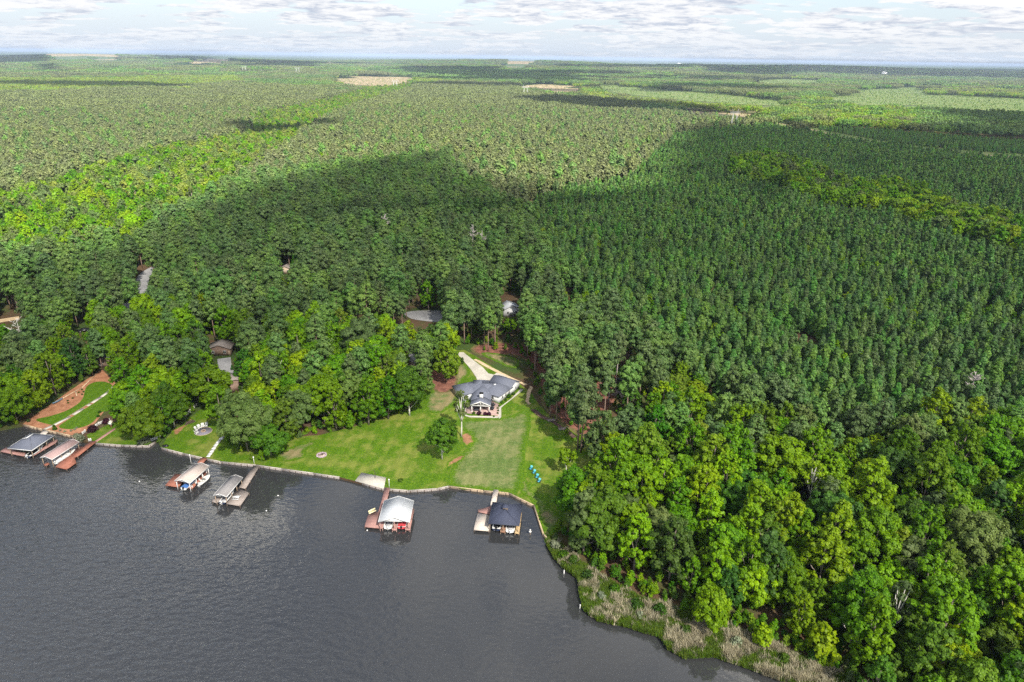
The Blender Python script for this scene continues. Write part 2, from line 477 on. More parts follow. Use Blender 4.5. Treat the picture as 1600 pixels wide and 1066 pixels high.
def turf(name, a, b, dry, dry_amount, stripes=None, scale=0.35, under=None, mow=6):
    m = bpy.data.materials.new(name); m.use_nodes = True
    k = NT(m.node_tree); bs = k.n['Principled BSDF']
    pos = k.node('ShaderNodeNewGeometry').outputs['Position']
    f = k.noise(pos, 1.6, 6, 0.7); pch = k.noise(pos, 0.11, 5, 0.6); mid = k.noise(pos, scale, 5, 0.65)
    g = k.mix(k.smooth(f, 0.3, 0.7), a, b)
    c = k.mix(k.math('MULTIPLY', k.smooth(k.math('ADD', k.math('MULTIPLY', pch, .6), k.math('MULTIPLY', mid, .4)), 0.5 - dry_amount * .2, 0.62 - dry_amount * .1), min(1, .45 + dry_amount)), g, dry)
    if stripes:
        mp = k.node('ShaderNodeMapping'); mp.inputs['Rotation'].default_value = (0, 0, stripes[0]); k.l.new(pos, mp.inputs[0])
        br = k.node('ShaderNodeTexBrick'); k.l.new(mp.outputs[0], br.inputs['Vector'])
        br.inputs['Scale'].default_value = 1.0; br.inputs['Brick Width'].default_value = 2.2; br.inputs['Row Height'].default_value = 0.7
        br.inputs['Mortar Size'].default_value = 0.05; br.inputs['Mortar Smooth'].default_value = 0.6
        br.inputs['Color1'].default_value = (0, 0, 0, 1); br.inputs['Color2'].default_value = (.75, .75, .75, 1); br.inputs['Mortar'].default_value = (1, 1, 1, 1)
        c = k.mix(k.math('MULTIPLY', br.outputs[0], k.math('MULTIPLY_ADD', mid, .9, -.1)), c, dry)
    if under:
        ed = k.node('ShaderNodeAttribute', attribute_name='tint').outputs['Fac']
        w = k.smooth(k.math('ADD', ed, k.math('MULTIPLY_ADD', k.noise(pos, .8, 5, .65), 1.5, -.75)), .25, .75)
        c = k.mix(w, k.mix(k.smooth(f, 0.3, 0.7), under[0], under[1]), c)
    # the mower's passes, leaning the blades one way and the other
    mp2 = k.node('ShaderNodeMapping'); mp2.inputs['Rotation'].default_value = (0, 0, R(mow)); k.l.new(pos, mp2.inputs[0])
    run = k.math('ADD', k.math('DIVIDE', k.sep(mp2.outputs[0])[0], 3.4), k.math('MULTIPLY', k.noise(pos, .05, 2, .5), 1.2))
    tri = k.math('MULTIPLY', k.math('ABSOLUTE', k.math('SUBTRACT', k.math('FRACT', run), .5)), 2.0)
    c = k.mix(k.math('MULTIPLY', k.smooth(tri, .4, .6), k.math('MULTIPLY_ADD', mid, .5, .1)), c, (0.62, 0.72, 0.55), 'MULTIPLY')
    k.l.new(c, bs.inputs['Base Color']); bs.inputs['Roughness'].default_value = 0.85; bs.inputs['Specular IOR Level'].default_value = 0.15
    bp = k.node('ShaderNodeBump'); bp.inputs['Strength'].default_value = 0.5; bp.inputs['Distance'].default_value = 0.12
    k.l.new(f, bp.inputs['Height']); k.l.new(bp.outputs[0], bs.inputs['Normal'])
    return m

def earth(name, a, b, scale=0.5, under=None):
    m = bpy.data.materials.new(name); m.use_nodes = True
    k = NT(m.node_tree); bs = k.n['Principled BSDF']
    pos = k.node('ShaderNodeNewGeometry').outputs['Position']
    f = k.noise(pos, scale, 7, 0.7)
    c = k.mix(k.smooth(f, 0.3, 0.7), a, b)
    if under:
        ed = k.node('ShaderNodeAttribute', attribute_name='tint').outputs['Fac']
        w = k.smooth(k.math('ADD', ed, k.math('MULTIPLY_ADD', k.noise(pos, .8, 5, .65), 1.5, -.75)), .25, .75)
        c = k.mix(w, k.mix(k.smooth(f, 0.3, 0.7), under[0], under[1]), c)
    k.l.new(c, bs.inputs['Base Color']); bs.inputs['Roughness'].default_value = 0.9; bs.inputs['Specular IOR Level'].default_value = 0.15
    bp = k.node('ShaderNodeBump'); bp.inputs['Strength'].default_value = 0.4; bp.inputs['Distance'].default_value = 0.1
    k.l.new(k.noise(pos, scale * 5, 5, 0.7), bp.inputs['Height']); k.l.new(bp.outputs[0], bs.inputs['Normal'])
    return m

G2 = ((0.030, 0.088, 0.003), (0.105, 0.185, 0.006))
T_LAWN = turf('lawn_turf', G2[0], G2[1], (0.195, 0.205, 0.045), 0.24, scale=.28)
T_SOD = turf('new_sod', (0.048, 0.100, 0.018), (0.115, 0.165, 0.042), (0.20, 0.20, 0.085), 0.30, stripes=(R(4),), scale=0.5, under=G2)
T_SEED = turf('thin_turf', (0.075, 0.115, 0.03), (0.13, 0.165, 0.055), (0.24, 0.185, 0.10), 0.40, under=G2)
E_MULCH = earth('pine_straw', (0.085, 0.036, 0.028), (0.19, 0.085, 0.062))
E_CLAY = earth('red_clay', (0.25, 0.11, 0.06), (0.40, 0.20, 0.115))
E_CLAY_SOFT = earth('red_clay_soft', (0.20, 0.10, 0.055), (0.34, 0.18, 0.10), under=G2)
E_MULCH_SOFT = earth('pine_straw_soft', (0.105, 0.045, 0.034), (0.24, 0.11, 0.078), under=((0.07, 0.07, 0.025), (0.15, 0.13, 0.05)))
E_SAND = earth('pale_sand', (0.42, 0.31, 0.19), (0.60, 0.47, 0.31))
E_CONC = earth('pale_concrete', (0.36, 0.34, 0.30), (0.49, 0.46, 0.41), 0.25)
E_ASPH = earth('grey_asphalt', (0.22, 0.22, 0.23), (0.33, 0.33, 0.34), 0.2)
E_FIELD = earth('cleared_field', (0.10, 0.085, 0.045), (0.235, 0.185, 0.12), 0.045)
E_SCRUB = turf('scrub_field', (0.035, 0.07, 0.016), (0.075, 0.115, 0.028), (0.125, 0.13, 0.05), 0.25, scale=0.02)

LAWN_PX = [(252, 699.5), (286, 708.5), (322, 716.5), (345, 721.5), (400, 726.5), (440, 732.5), (490, 739.5), (530, 745.5), (566, 754.5), (600, 763.5), (638, 766.5),
           (683, 763.5), (701, 759.5), (755, 766.5), (795, 770.5), (834, 789.5), (849, 834.5), (856, 840), (885, 826), (910, 765), (935, 715), (925, 690),
           (893, 672), (862, 653), (842, 632), (830, 614), (812, 600), (790, 586), (766, 571), (742, 556), (726, 547), (700, 548), (690, 570), (660, 600), (640, 640),
           (560, 665), (500, 680), (430, 685), (390, 690), (365, 670), (348, 640), (335, 630), (310, 642), (285, 665), (262, 682)]
sheet('lawn', LAWN_PX, T_LAWN, 0.03, 'bright green mown lawn running down to the seawall', 'lawn', smooth=False)
sheet('lawn', [(715, 660), (735, 655), (790, 652), (822, 640), (830, 660), (822, 700), (812, 766), (795, 770), (755, 766), (702, 758), (712, 720), (735, 690)],
      T_SOD, 0.06, 'paler strip of new sod laid in front of the white house', 'lawn', jitter=.15, soft=4.0)
sheet('lawn', [(812, 766), (834, 789), (848, 833), (858, 838), (880, 815), (868, 800), (850, 780), (830, 765), (818, 745)],
      T_SEED, 0.062, 'thin worn turf along the corner of the seawall', 'lawn', jitter=.2, soft=3.0)
sheet('lawn', [(690, 560), (715, 560), (735, 580), (722, 600), (716, 625), (690, 645), (665, 640), (668, 615), (690, 600)],
      T_SEED, 0.058, 'dry grey green grass beside the driveway and mulch bed', 'lawn', jitter=.2, soft=3.0)
sheet('lawn', [(752, 552), (775, 552), (800, 558), (812, 566), (806, 575), (790, 572), (768, 562)],
      T_SEED, 0.058, 'patch of grass behind the white house below the pines', 'lawn', jitter=.2, soft=3.0)
sheet('mulch_bed', [(668, 590), (680, 575), (700, 578), (715, 590), (712, 605), (698, 614), (680, 612)], E_MULCH_SOFT, 0.09, 'round red brown mulch bed under the yellow green tree', 'mulch bed', soft=2.0)
sheet('mulch_bed', [(740, 553), (765, 556), (800, 556), (828, 570), (838, 590), (840, 605), (850, 640), (870, 655), (900, 680), (925, 680), (960, 640), (985, 600), (1005, 585), (980, 570), (930, 575),
                    (870, 560), (830, 540), (780, 535), (740, 540)], E_MULCH_SOFT, 0.05, 'red brown pine straw bed along the edge of the pine wood', 'mulch bed', jitter=.3, soft=3.0)
sheet('leaf_litter', [(400, 698), (430, 690), (470, 682), (500, 668), (560, 662), (620, 646), (640, 632), (635, 618), (560, 630), (480, 640), (420, 655), (380, 680)], earth('shaded_litter', (.05, .035, .022), (.13, .085, .055), under=G2), 0.055,  # brown ground, its dark tone also carrying the shade under the trees
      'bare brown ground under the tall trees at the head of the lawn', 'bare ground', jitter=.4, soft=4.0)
sheet('soil_patch', [(430, 712), (450, 700), (480, 690), (500, 690), (480, 703), (475, 715), (450, 722)], T_SEED, 0.07, 'worn patch of grass beside the stone fire ring', 'bare ground', jitter=.2, soft=3.0)
sheet('soil_patch', [(720, 678), (734, 676), (742, 690), (730, 697), (720, 690)], E_CLAY_SOFT, 0.08, 'red clay patch at the foot of the tall thin tree', 'bare ground', jitter=.1, soft=1.6)
sheet('soil_patch', [(700, 722), (716, 712), (726, 712), (722, 720), (706, 728), (701, 740), (699, 730)], E_CLAY_SOFT, 0.085, 'red clay streak beside the white trunked lawn tree', 'bare ground', jitter=.1, soft=1.6)
sheet('soil_patch', [(270, 672), (285, 664), (296, 652), (302, 656), (292, 668), (278, 680), (270, 680)], E_CLAY_SOFT, 0.085, 'worn clay strip beside the white fence', 'bare ground', jitter=.1, soft=1.6)
sheet('dirt_path', strip_poly([(742, 562), (775, 580), (800, 592), (822, 602)], 1.5), E_SAND, 0.11, 'sandy tan path running behind the white house', 'path', smooth=False, world=True, jitter=.08)
sheet('dirt_path', strip_poly([(830, 604), (826, 615), (824, 626), (827, 632)], 1.3), E_SAND, 0.11, 'sandy drainage track curving along the pine edge', 'path', smooth=False, world=True, jitter=.1)
sheet('dirt_path', strip_poly([(832, 640), (848, 652), (872, 664), (898, 684)], 1.7), earth('damp_ditch', (0.05, 0.035, 0.03), (0.16, 0.10, 0.08)), 0.10,
      'dark drainage ditch between lawn and pine wood', 'path', smooth=False, world=True, jitter=.1)
sheet('driveway', [(712, 551), (724, 551), (742, 565), (755, 575), (763, 584), (772, 586), (776, 583), (786, 586), (796, 592), (788, 604), (766, 606), (748, 600), (744, 590), (736, 578), (724, 564)], E_CONC, 0.12,
      'pale concrete driveway leading to the white house', 'driveway', smooth=False)
# the clay garden with the curving lawn on the far left
sheet('mulch_bed', [(36, 663), (45, 655), (75, 635), (110, 610), (140, 590), (160, 578), (172, 590), (185, 598), (175, 615), (160, 640), (165, 640), (150, 660), (140, 672), (112, 680.3), (88, 675.5), (70, 671), (57, 668.3)],
      E_CLAY, 0.03, 'terracotta mulch garden beside the far boathouse', 'mulch bed', smooth=False)
sheet('lawn', [(56, 656), (80, 650), (108, 640), (128, 625), (135, 605), (150, 597), (168, 598), (175, 606), (150, 625), (120, 642), (90, 662), (75, 663)],
      T_SEED, 0.06, 'strip of pale lawn above the stepped path in the clay garden', 'lawn')
sheet('lawn', [(92, 667), (108, 655), (130, 641), (155, 625), (180, 607), (190, 612), (172, 640), (158, 645), (145, 660), (128, 668), (108, 671)],
      T_SEED, 0.06, 'strip of pale lawn below the stepped path in the clay garden', 'lawn')
sheet('lawn', [(135, 680), (160, 668), (190, 655), (235, 660), (245, 672), (240, 688), (230, 695.5), (190, 695.3), (152, 692), (140, 688)],
      T_LAWN, 0.04, 'small bright lawn behind the brown roofed boathouse', 'lawn', smooth=False)
sheet('driveway', strip_poly([(358, 590), (352, 575), (350, 560)], 5.0), E_ASPH, 0.1, 'grey driveway beside the carport among the trees', 'driveway', smooth=False, world=True)
sheet('road', strip_poly([(150, 500), (205, 475), (225, 455), (222, 440), (232, 425), (260, 412), (300, 402)], 6.5), E_ASPH, 0.12, 'grey lane curving through a gap in the left wood', 'road', smooth=False, world=True)
sheet('road', [(632, 490), (650, 486), (690, 486), (692, 492), (685, 503), (650, 500), (638, 496)], E_ASPH, 0.12, 'grey turning circle at the end of the lane', 'road')
sheet('driveway', strip_poly([(340, 432), (375, 427), (410, 418)], 4.5), E_ASPH, 0.1, 'grey drive glimpsed between pines', 'driveway', smooth=False, world=True)
sheet('driveway', strip_poly([(-30, 508), (0, 502), (30, 497)], 5), E_SAND, 0.12, 'pale gravel drive at the edge of the left wood', 'driveway', smooth=False, world=True)
sheet('driveway', strip_poly([(965, 620), (985, 600), (1000, 590)], 5), earth('dark_gravel', (0.16, 0.13, 0.12), (0.26, 0.22, 0.20)), 0.12, 'gravel track behind the two tall pines', 'driveway', smooth=False, world=True)  # gravel in a darker brown grey

SCRUBS = []
FIELDS = [([(80, 95), (120, 93.5), (180, 95), (184, 99), (140, 100.5), (95, 100)], 'pale bare field under the wooded horizon'),
          ([(296, 104), (325, 98), (345, 96.5), (362, 98), (362, 104), (330, 105.5)], 'pale bare slope beside the far pylons'),
          ([(525, 127), (545, 123), (600, 122), (642, 124), (640, 131), (600, 137), (555, 135)], 'cut over clearing with stumps behind the valley trees'),
          ([(808, 137), (835, 135), (880, 136), (905, 140), (895, 146), (850, 145), (825, 141)], 'straw coloured clearing left of the bright hedgerow'),
          ([(785, 107), (812, 102), (845, 100.5), (848, 103), (820, 109), (795, 110)], 'pale hilltop clearing in the distance'),
          ([(1075, 175), (1120, 177), (1195, 181), (1195, 185), (1130, 183), (1080, 179)], 'straw strip lit by the sun behind the pylon')]
FIELD_SHAPES = []
for px_, lb_ in FIELDS:
    q_ = dense(wpoly(px_), n=10); q_ = q_ + np.column_stack([fbm(q_[:, 0], q_[:, 1], 91, 260, 3), fbm(q_[:, 0], q_[:, 1], 92, 260, 3)]) * np.minimum(60, .016 * np.hypot(q_[:, 0], q_[:, 1]))[:, None]
    FIELD_SHAPES.append(q_)
    sheet('field', q_, E_FIELD, 0.8, lb_, 'field', step=120, world=True, smooth=False)
for px_, lb_ in [([(1170, 128), (1230, 126.5), (1290, 128), (1270, 131), (1200, 132.5)], 'light green meadow strip far off'),
                 ([(1330, 142), (1380, 139), (1440, 138), (1450, 145), (1390, 148), (1345, 147)], 'light scrub clearing with a pale track'),
                 ([(1290, 152), (1370, 147), (1480, 149), (1600, 155), (1720, 162), (1720, 180), (1600, 178), (1500, 172), (1420, 166), (1330, 164)], 'wide yellow green scrub field'),
                 ([(940, 133), (1040, 141), (1150, 150), (1240, 163), (1200, 166), (1100, 160), (1000, 151), (930, 141)], 'young plantation field striped with grass'),
                 ([(1190, 186), (1250, 192), (1330, 210), (1420, 226), (1520, 236), (1700, 246), (1700, 262), (1560, 250), (1440, 242), (1320, 226), (1220, 204)], 'grassy power line corridor through the young pines')]:
    SCRUBS.append(px_)
    sheet('scrub_field', px_, E_SCRUB, 0.7, lb_, 'field', step=80)
sheet('dirt_track', strip_poly([(1195, 190), (1260, 202), (1330, 219), (1420, 234), (1520, 242), (1620, 249), (1750, 256)], 7.0), E_FIELD, 0.85, 'pale dirt track along the power line corridor', 'path', smooth=False, world=True, step=60)

# ---- the clouds overhead that throw the shade on the lake and the near woods
def cloud_material():
    m = bpy.data.materials.new('cloud_vapour'); m.use_nodes = True
    k = NT(m.node_tree); k.n.remove(k.n['Principled BSDF']); out = k.n['Material Output']
    den = k.node('ShaderNodeAttribute', attribute_name='tint').outputs['Fac']
    df = k.node('ShaderNodeBsdfDiffuse'); df.inputs[0].default_value = (.9, .9, .9, 1)
    tl = k.node('ShaderNodeBsdfTranslucent'); tl.inputs[0].default_value = (.95, .95, .95, 1)
    tp = k.node('ShaderNodeBsdfTransparent')
    mx = k.node('ShaderNodeMixShader'); mx.inputs[0].default_value = 0.68
    k.l.new(df.outputs[0], mx.inputs[1]); k.l.new(tl.outputs[0], mx.inputs[2])
    m2 = k.node('ShaderNodeMixShader'); k.l.new(den, m2.inputs[0]); k.l.new(tp.outputs[0], m2.inputs[1]); k.l.new(mx.outputs[0], m2.inputs[2])
    k.l.new(m2.outputs[0], out.inputs['Surface'])
    return m
M_CLOUD = cloud_material()

def cloud(px, alt, label, step, world_pts=None, density=0.50, edge=60.0, wob=45.0, seed=1, thin=()):
    poly = np.array(world_pts) if world_pts is not None else wpoly(px)
    sh = np.array(SUN_DIR)[:2] * (alt / SUN_DIR.z)
    lo, hi = poly.min(0) - 3 * step - wob, poly.max(0) + 3 * step + wob
    xs, ys = np.arange(lo[0], hi[0], step), np.arange(lo[1], hi[1], step)
    gx, gy = np.meshgrid(xs, ys); P = np.column_stack([gx.ravel(), gy.ravel()])
    A = poly; B = np.roll(poly, -1, 0); dist = np.full(len(P), 1e9)
    for a, b in zip(A, B):
        ab = b - a; t = np.clip(((P - a) @ ab) / (ab @ ab + 1e-9), 0, 1)
        dist = np.minimum(dist, np.linalg.norm(P - a - t[:, None] * ab, axis=1))
    sd = np.where(inside(P, poly), dist, -dist) + wob * fbm(P[:, 0], P[:, 1], seed, 320, 4)
    sd = sd.reshape(gx.shape)
    bil = np.abs(fbm(P[:, 0], P[:, 1], seed + 5, 420, 4)).reshape(gx.shape)
    s = np.clip(sd / (edge * 4), 0, 1); s = s * s * (3 - 2 * s)
    th = s * (60 + 110 * bil)
    den = np.clip(sd / edge, 0, 1); den = den * den * (3 - 2 * den) * density
    for tx, ty, tr, ta in thin: den = den * (1 - ta * np.exp(-((gx - tx) ** 2 + (gy - ty) ** 2) / tr ** 2))     # cloud thinned at chosen spots to let more sun onto the woods
    ny, nx = gx.shape
    keep = (sd[:-1, :-1] > -step) | (sd[1:, :-1] > -step) | (sd[:-1, 1:] > -step) | (sd[1:, 1:] > -step)
    idx = np.arange(nx * ny).reshape(ny, nx)
    q = np.stack([idx[:-1, :-1], idx[:-1, 1:], idx[1:, 1:], idx[1:, :-1]], -1)[keep]
    top = np.column_stack([P + sh, alt + 4 + th.ravel()]); bot = np.column_stack([P + sh, alt - 4 - .18 * th.ravel()])
    V = np.vstack([top, bot]); F = np.vstack([q, q[:, ::-1] + nx * ny]); tn = np.concatenate([den.ravel()] * 2)
    used = np.unique(F); rm = np.full(len(V), -1); rm[used] = np.arange(len(used))
    me = np_mesh('cloud', V[used], rm[F], [M_CLOUD], smooth=True, tint=tn[used])
    return tag(link('cloud', me), label, 'cloud')

shade_near = [(-700, 470), (-200, 425), (0, 405), (150, 392), (215, 372), (245, 338), (330, 302), (450, 270), (560, 246), (700, 242), (760, 276), (830, 288), (900, 282), (970, 260),
              (1005, 230), (1020, 200), (1100, 192), (1200, 190), (1350, 190), (1500, 196), (1650, 202)]
sw_ = [tuple(p) for p in wpoly(shade_near, 14)]
cloud(None, 1000, 'broad grey based cumulus overhead that shades the lake and near woods', 32,
      world_pts=sw_ + [(1900, 1000), (1500, 100), (900, -420), (100, -560), (-700, -420), (-1100, 100)], wob=24.0, seed=3, thin=[(120, 120, 130, .38), (-90, 250, 110, .22), (300, 420, 160, .15)])
cloud([(780, 163), (830, 160), (900, 161), (1000, 166), (1100, 174), (1190, 186), (1190, 196), (1100, 192), (1000, 184), (900, 178), (840, 170)], 1000,
      'long narrow cloud shading the pine belt before the pylon', 24, density=.86, edge=26, wob=14, seed=8)
cloud([(325, 215), (350, 205), (420, 208), (540, 200), (540, 209), (450, 217), (390, 222)], 1000, 'small cloud shading the valley trees', 20, density=.72, edge=22, wob=10, seed=12)
for i_, px_ in enumerate([[(580, 114), (650, 110), (760, 113), (900, 121), (900, 132), (760, 130), (650, 122)],
                          [(-60, 92), (80, 94), (85, 104), (-60, 106)], [(190, 90), (330, 92), (380, 100), (250, 99)], [(55, 108), (100, 107), (95, 118), (60, 117)],
                          [(1040, 106), (1120, 108), (1200, 116), (1240, 124), (1130, 122), (1060, 114)], [(1120, 107), (1400, 109), (1700, 112), (1700, 130), (1450, 127), (1250, 121)],
                          [(1430, 186), (1500, 183), (1700, 188), (1700, 222), (1560, 214), (1470, 208)], [(240, 108), (290, 105), (350, 108), (500, 104), (500, 112), (380, 116)]]):
    cloud(px_, 1000, ['flat cloud shading the wood behind the straw clearing', 'cloud shading the wooded ridge left of the pale field', 'thin cloud shading the ridge above the pale field',
                      'small round cloud shading the far pines', 'cloud shading the dark wooded hill near the horizon', 'wide cloud shading the blue plain near the horizon',
                      'cloud shading the tall pine block at the scrub field', 'long cloud shading the woods by the far pylons'][i_], 45, density=.70, edge=60, wob=35, seed=20 + i_)

g_ = np.random.default_rng(23)
for i_ in range(26):  # random clouds out of view, added for the shadows they cast
    d_ = g_.uniform(2300, 8600) if i_ < 15 else g_.uniform(4200, 9000); a_ = g_.uniform(-.66, .66) if i_ < 15 else g_.uniform(.05, .66); c_ = np.array([d_ * math.sin(a_), d_ * math.cos(a_)])
    L_, W_ = g_.uniform(200, 620) * d_ / 5000 + 160, g_.uniform(110, 260) * d_ / 5000 + 70
    th_ = np.linspace(0, 6.28, 15)[:-1]; rr_ = g_.uniform(.7, 1.25, 14)
    cloud(None, 1000, 'small unseen cloud added to shade the far woods', 45, world_pts=np.column_stack([c_[0] + L_ * rr_ * np.cos(th_), c_[1] + W_ * rr_ * np.sin(th_)]), density=.70, edge=60, wob=40, seed=60 + i_)['group'] = 'unseen clouds added to shade the far woods'

# ---- haze
hz_ = bpy.data.materials.new('summer_haze'); hz_.use_nodes = True
k_ = NT(hz_.node_tree); k_.n.remove(k_.n['Principled BSDF'])
pv_ = k_.node('ShaderNodeVolumePrincipled'); pv_.inputs['Color'].default_value = (0.58, 0.73, 1.0, 1); pv_.inputs['Density'].default_value = 5.0e-5
pv_.inputs['Anisotropy'].default_value = 0.2
k_.l.new(pv_.outputs[0], k_.n['Material Output'].inputs['Volume'])
HAZE = MB().box((0, 43000, 71), (182000, 100000, 144)).build('haze', hz_)
tag(HAZE, 'thin blue summer haze over the wooded country', 'haze', kind='stuff')
# ================================================================== TREES
def quads(C, N, size, rng, asp=1.0, jit=0.35):
    """irregular leaf-spray quads at centres C with normals N"""
    n = len(C)
    r = rng.normal(size=(n, 3)); u = np.cross(N, r); u /= np.linalg.norm(u, axis=1)[:, None] + 1e-9
    v = np.cross(N, u)
    s = (size * rng.uniform(.65, 1.35, n))[:, None]
    k = lambda: rng.uniform(1 - jit, 1 + jit, (n, 1))
    a = C - u * s * .5 * k() * asp - v * s * .35 * k(); b = C + u * s * .5 * k() * asp - v * s * .4 * k()
    c = C + u * s * .45 * k() * asp + v * s * .5 * k(); d = C - u * s * .4 * k() * asp + v * s * .45 * k()
    V = np.stack([a, b, c, d], 1).reshape(-1, 3)
    F = np.arange(4 * n).reshape(-1, 4)
    return V, F

def unit(rng, n):
    v = rng.normal(size=(n, 3)); return v / np.linalg.norm(v, axis=1)[:, None]

def puffs_to_leaves(pc, pr, n_each, size, rng, up=0.35, asp=1.0, flat=1.0, wild=0.75, ctr=None):
    pc = np.asarray(pc); pr = np.asarray(pr)
    k = np.maximum(6, (n_each * (pr / pr.mean()) ** 2).astype(int)); idx = np.repeat(np.arange(len(pc)), k); n = len(idx)
    d = unit(rng, n); d[:, 2] += up; d /= np.linalg.norm(d, axis=1)[:, None]
    rad = pr[idx] * rng.uniform(.55, 1.12, n)
    off = d * rad[:, None]; off[:, 2] *= flat
    if ctr is not None:
        g = pc[idx] + off - np.asarray(ctr)[idx]; g /= np.linalg.norm(g, axis=1)[:, None] + 1e-6; N = .6 * d + .9 * g + wild * rng.normal(size=(n, 3)) * .5
    else: N = d + wild * rng.normal(size=(n, 3)) * .6
    N /= np.linalg.norm(N, axis=1)[:, None]
    V, F = quads(pc[idx] + off, N, np.full(n, size), rng, asp)
    tint = np.clip(rng.uniform(0, .55, len(pc))[idx] + rng.uniform(0, .45, n), 0, 1)
    return V, F, np.repeat(tint, 4)

def tubes(segs, n=6):
    Vs, Fs, o = [], [], 0
    for pts, rad in segs:
        m = MB(); m.tube(pts, rad, n)
        Vs.append(np.array([tuple(v) for v in m.V])); Fs += [tuple(i + o for i in f) for f in m.F]; o += len(m.V)
    return np.vstack(Vs), Fs

def trunk_line(H, lean, rng, n=6, curve=.25):
    ph = rng.uniform(0, 6.28); pts = []
    for i in range(n):
        t = i / (n - 1)
        pts.append(Vector((lean[0] * H * t + curve * math.sin(t * 3 + ph) * t, lean[1] * H * t + curve * math.cos(t * 2.6 + ph) * t, H * t)))
    return pts

def broadleaf(seed, H, rad, base, shape='round', leaf=0.38, dens=1.0):
    """returns (trunk V,F), (crown V,F,tint)"""
    rng = np.random.default_rng(seed)
    tl = trunk_line(H * .8, rng.normal(0, .03, 2), rng)
    zb = H * base; hc = (H - zb)
    lobes = []; nl = {'round': 17, 'tall': 19, 'open': 11, 'young': 8}[shape]; zs = {'round': 1.0, 'tall': 1.35, 'open': 1.2, 'young': 1.4}[shape]
    for j in range(nl):
        t = (j + .5) / nl
        if shape == 'tall':
            z = zb + hc * (.1 + .82 * t); prof = rad * (.82 * math.sin(math.pi * (.16 + .80 * t ** .8)) ** .8); lr = rad * rng.uniform(.26, .42) * (1.1 - .3 * t)
        elif shape == 'open':
            z = zb + hc * (.18 + .7 * t); prof = rad * .8 * math.sin(math.pi * (.12 + .78 * t)); lr = rad * rng.uniform(.24, .38)
        elif shape == 'young':
            z = zb + hc * (.15 + .75 * t); prof = rad * .5 * (1 - .6 * t); lr = rad * rng.uniform(.45, .6) * (1 - .35 * t)
        else:
            z = zb + hc * (.2 + .66 * t); prof = rad * .72 * math.sqrt(max(.03, 1 - (1.55 * (t - .36)) ** 2)); lr = rad * rng.uniform(.28, .44)
        a = j * 2.4 + rng.uniform(-.5, .5); q = prof * rng.uniform(.75, 1.05)
        if j == nl - 1: q *= .2
        lobes.append((np.array([q * math.cos(a) + tl[-1].x * t, q * math.sin(a) + tl[-1].y * t, min(z, H - lr * .75)]), lr))
    pc, pr, cc = [], [], []
    for c, r in lobes:
        k = int(13 * dens + 4 * r * dens)
        d = unit(rng, k); d[:, 2] = d[:, 2] * .8 + .22
        p = c + d * np.array([1, 1, zs]) * r * rng.uniform(.55, 1.1, (k, 1)); p[:, 2] = np.maximum(p[:, 2], zb * .9)
        pc.append(p); pr.append(rng.uniform(.22, .42, k) * r); cc.append(np.repeat((c - [0, 0, .5 * r])[None], k, 0))
    pc = np.vstack(pc); pr = np.concatenate(pr)
    V, F, t = puffs_to_leaves(pc, pr, 66 * dens * (0.5 / leaf) ** 2 * (pr.mean() / .95) ** 2 * (.75 if shape == 'open' else 1), leaf, rng, ctr=np.vstack(cc))
    # a skirt of sparser inner leaves closes the heart of the crown
    segs = [(tl, [max(.05, H * .017 * (1 - .8 * i / 5)) for i in range(6)])]
    for c, r in lobes[::1 if shape == 'open' else 2]:
        s = tl[min(4, max(1, int((c[2] / H) * 4)))]
        e = Vector(c); mid = s.lerp(e, .55) + Vector((0, 0, -.06 * H * .5))
        segs.append(([s, mid, e], [H * .008, H * .0055, H * .002]))
    tv, tf = tubes(segs, 6)
    return (tv, tf), (V, F, t)

def pine(seed, H, rad, base, leaf=0.42, dens=1.0, slim=False):
    rng = np.random.default_rng(seed)
    tl = trunk_line(H * .97, rng.normal(0, .012, 2), rng, 6, .15)
    pc, pr, segs = [], [], [(tl, [H * .011 * (1 - .82 * i / 5) + .03 for i in range(6)])]
    zb = H * base; z = zb; nb = 0
    while z < H * .985:
        t = (z - zb) / (H - zb)
        if slim: prof = rad * (1 - t) ** .75 * (.55 + .45 * min(1, t * 6))
        else: prof = rad * (.30 + .80 * math.sin(math.pi * (.12 + .60 * t ** .9))) * (1 - t ** 2.4) ** .6
        k = rng.integers(3, 6) if not slim else rng.integers(4, 6)
        a0 = rng.uniform(0, 6.28)
        for j in range(k):
            L = prof * rng.uniform(.62, 1.12); a = a0 + j * 6.28 / k + rng.uniform(-.4, .4)
            x, y = math.cos(a), math.sin(a); rise = rng.uniform(-.12, .30) * L + (.25 * L if slim else 0)
            for q in ((.95, .66, .36) if L > 1.7 else (.85, .35)):
                pc.append((x * L * q + rng.normal(0, .15), y * L * q + rng.normal(0, .15), z + rise * q + rng.normal(0, .15)))
                pr.append((.48 + .16 * L) * rng.uniform(.75, 1.15) * (1 if q > .6 else .8))
            if nb % 2 == 0 and not slim:
                segs.append(([Vector((0, 0, z)), Vector((x * L * .85, y * L * .85, z + rise * .85))], [.09, .03]))
            nb += 1
        z += (.062 if slim else .055) * H * rng.uniform(.8, 1.2) * (.8 if t > .6 else 1)
    pc.append((tl[-1].x, tl[-1].y, H - .3)); pr.append(.45)
    pc = np.array(pc); pr = np.array(pr)
    pc[:, :2] += np.array([[tl[-1].x, tl[-1].y]]) * (pc[:, 2:3] / H)
    ctr = np.column_stack([pc[:, 0] * .1, pc[:, 1] * .1, pc[:, 2] - (.9 if slim else 1.6)])
    V, F, t = puffs_to_leaves(pc, pr, 30 * dens * (0.42 / leaf) ** 2, leaf, rng, up=.45, asp=1.25, flat=.9, wild=.8, ctr=ctr)
    tv, tf = tubes(segs, 5)
    return (tv, tf), (V, F, t)

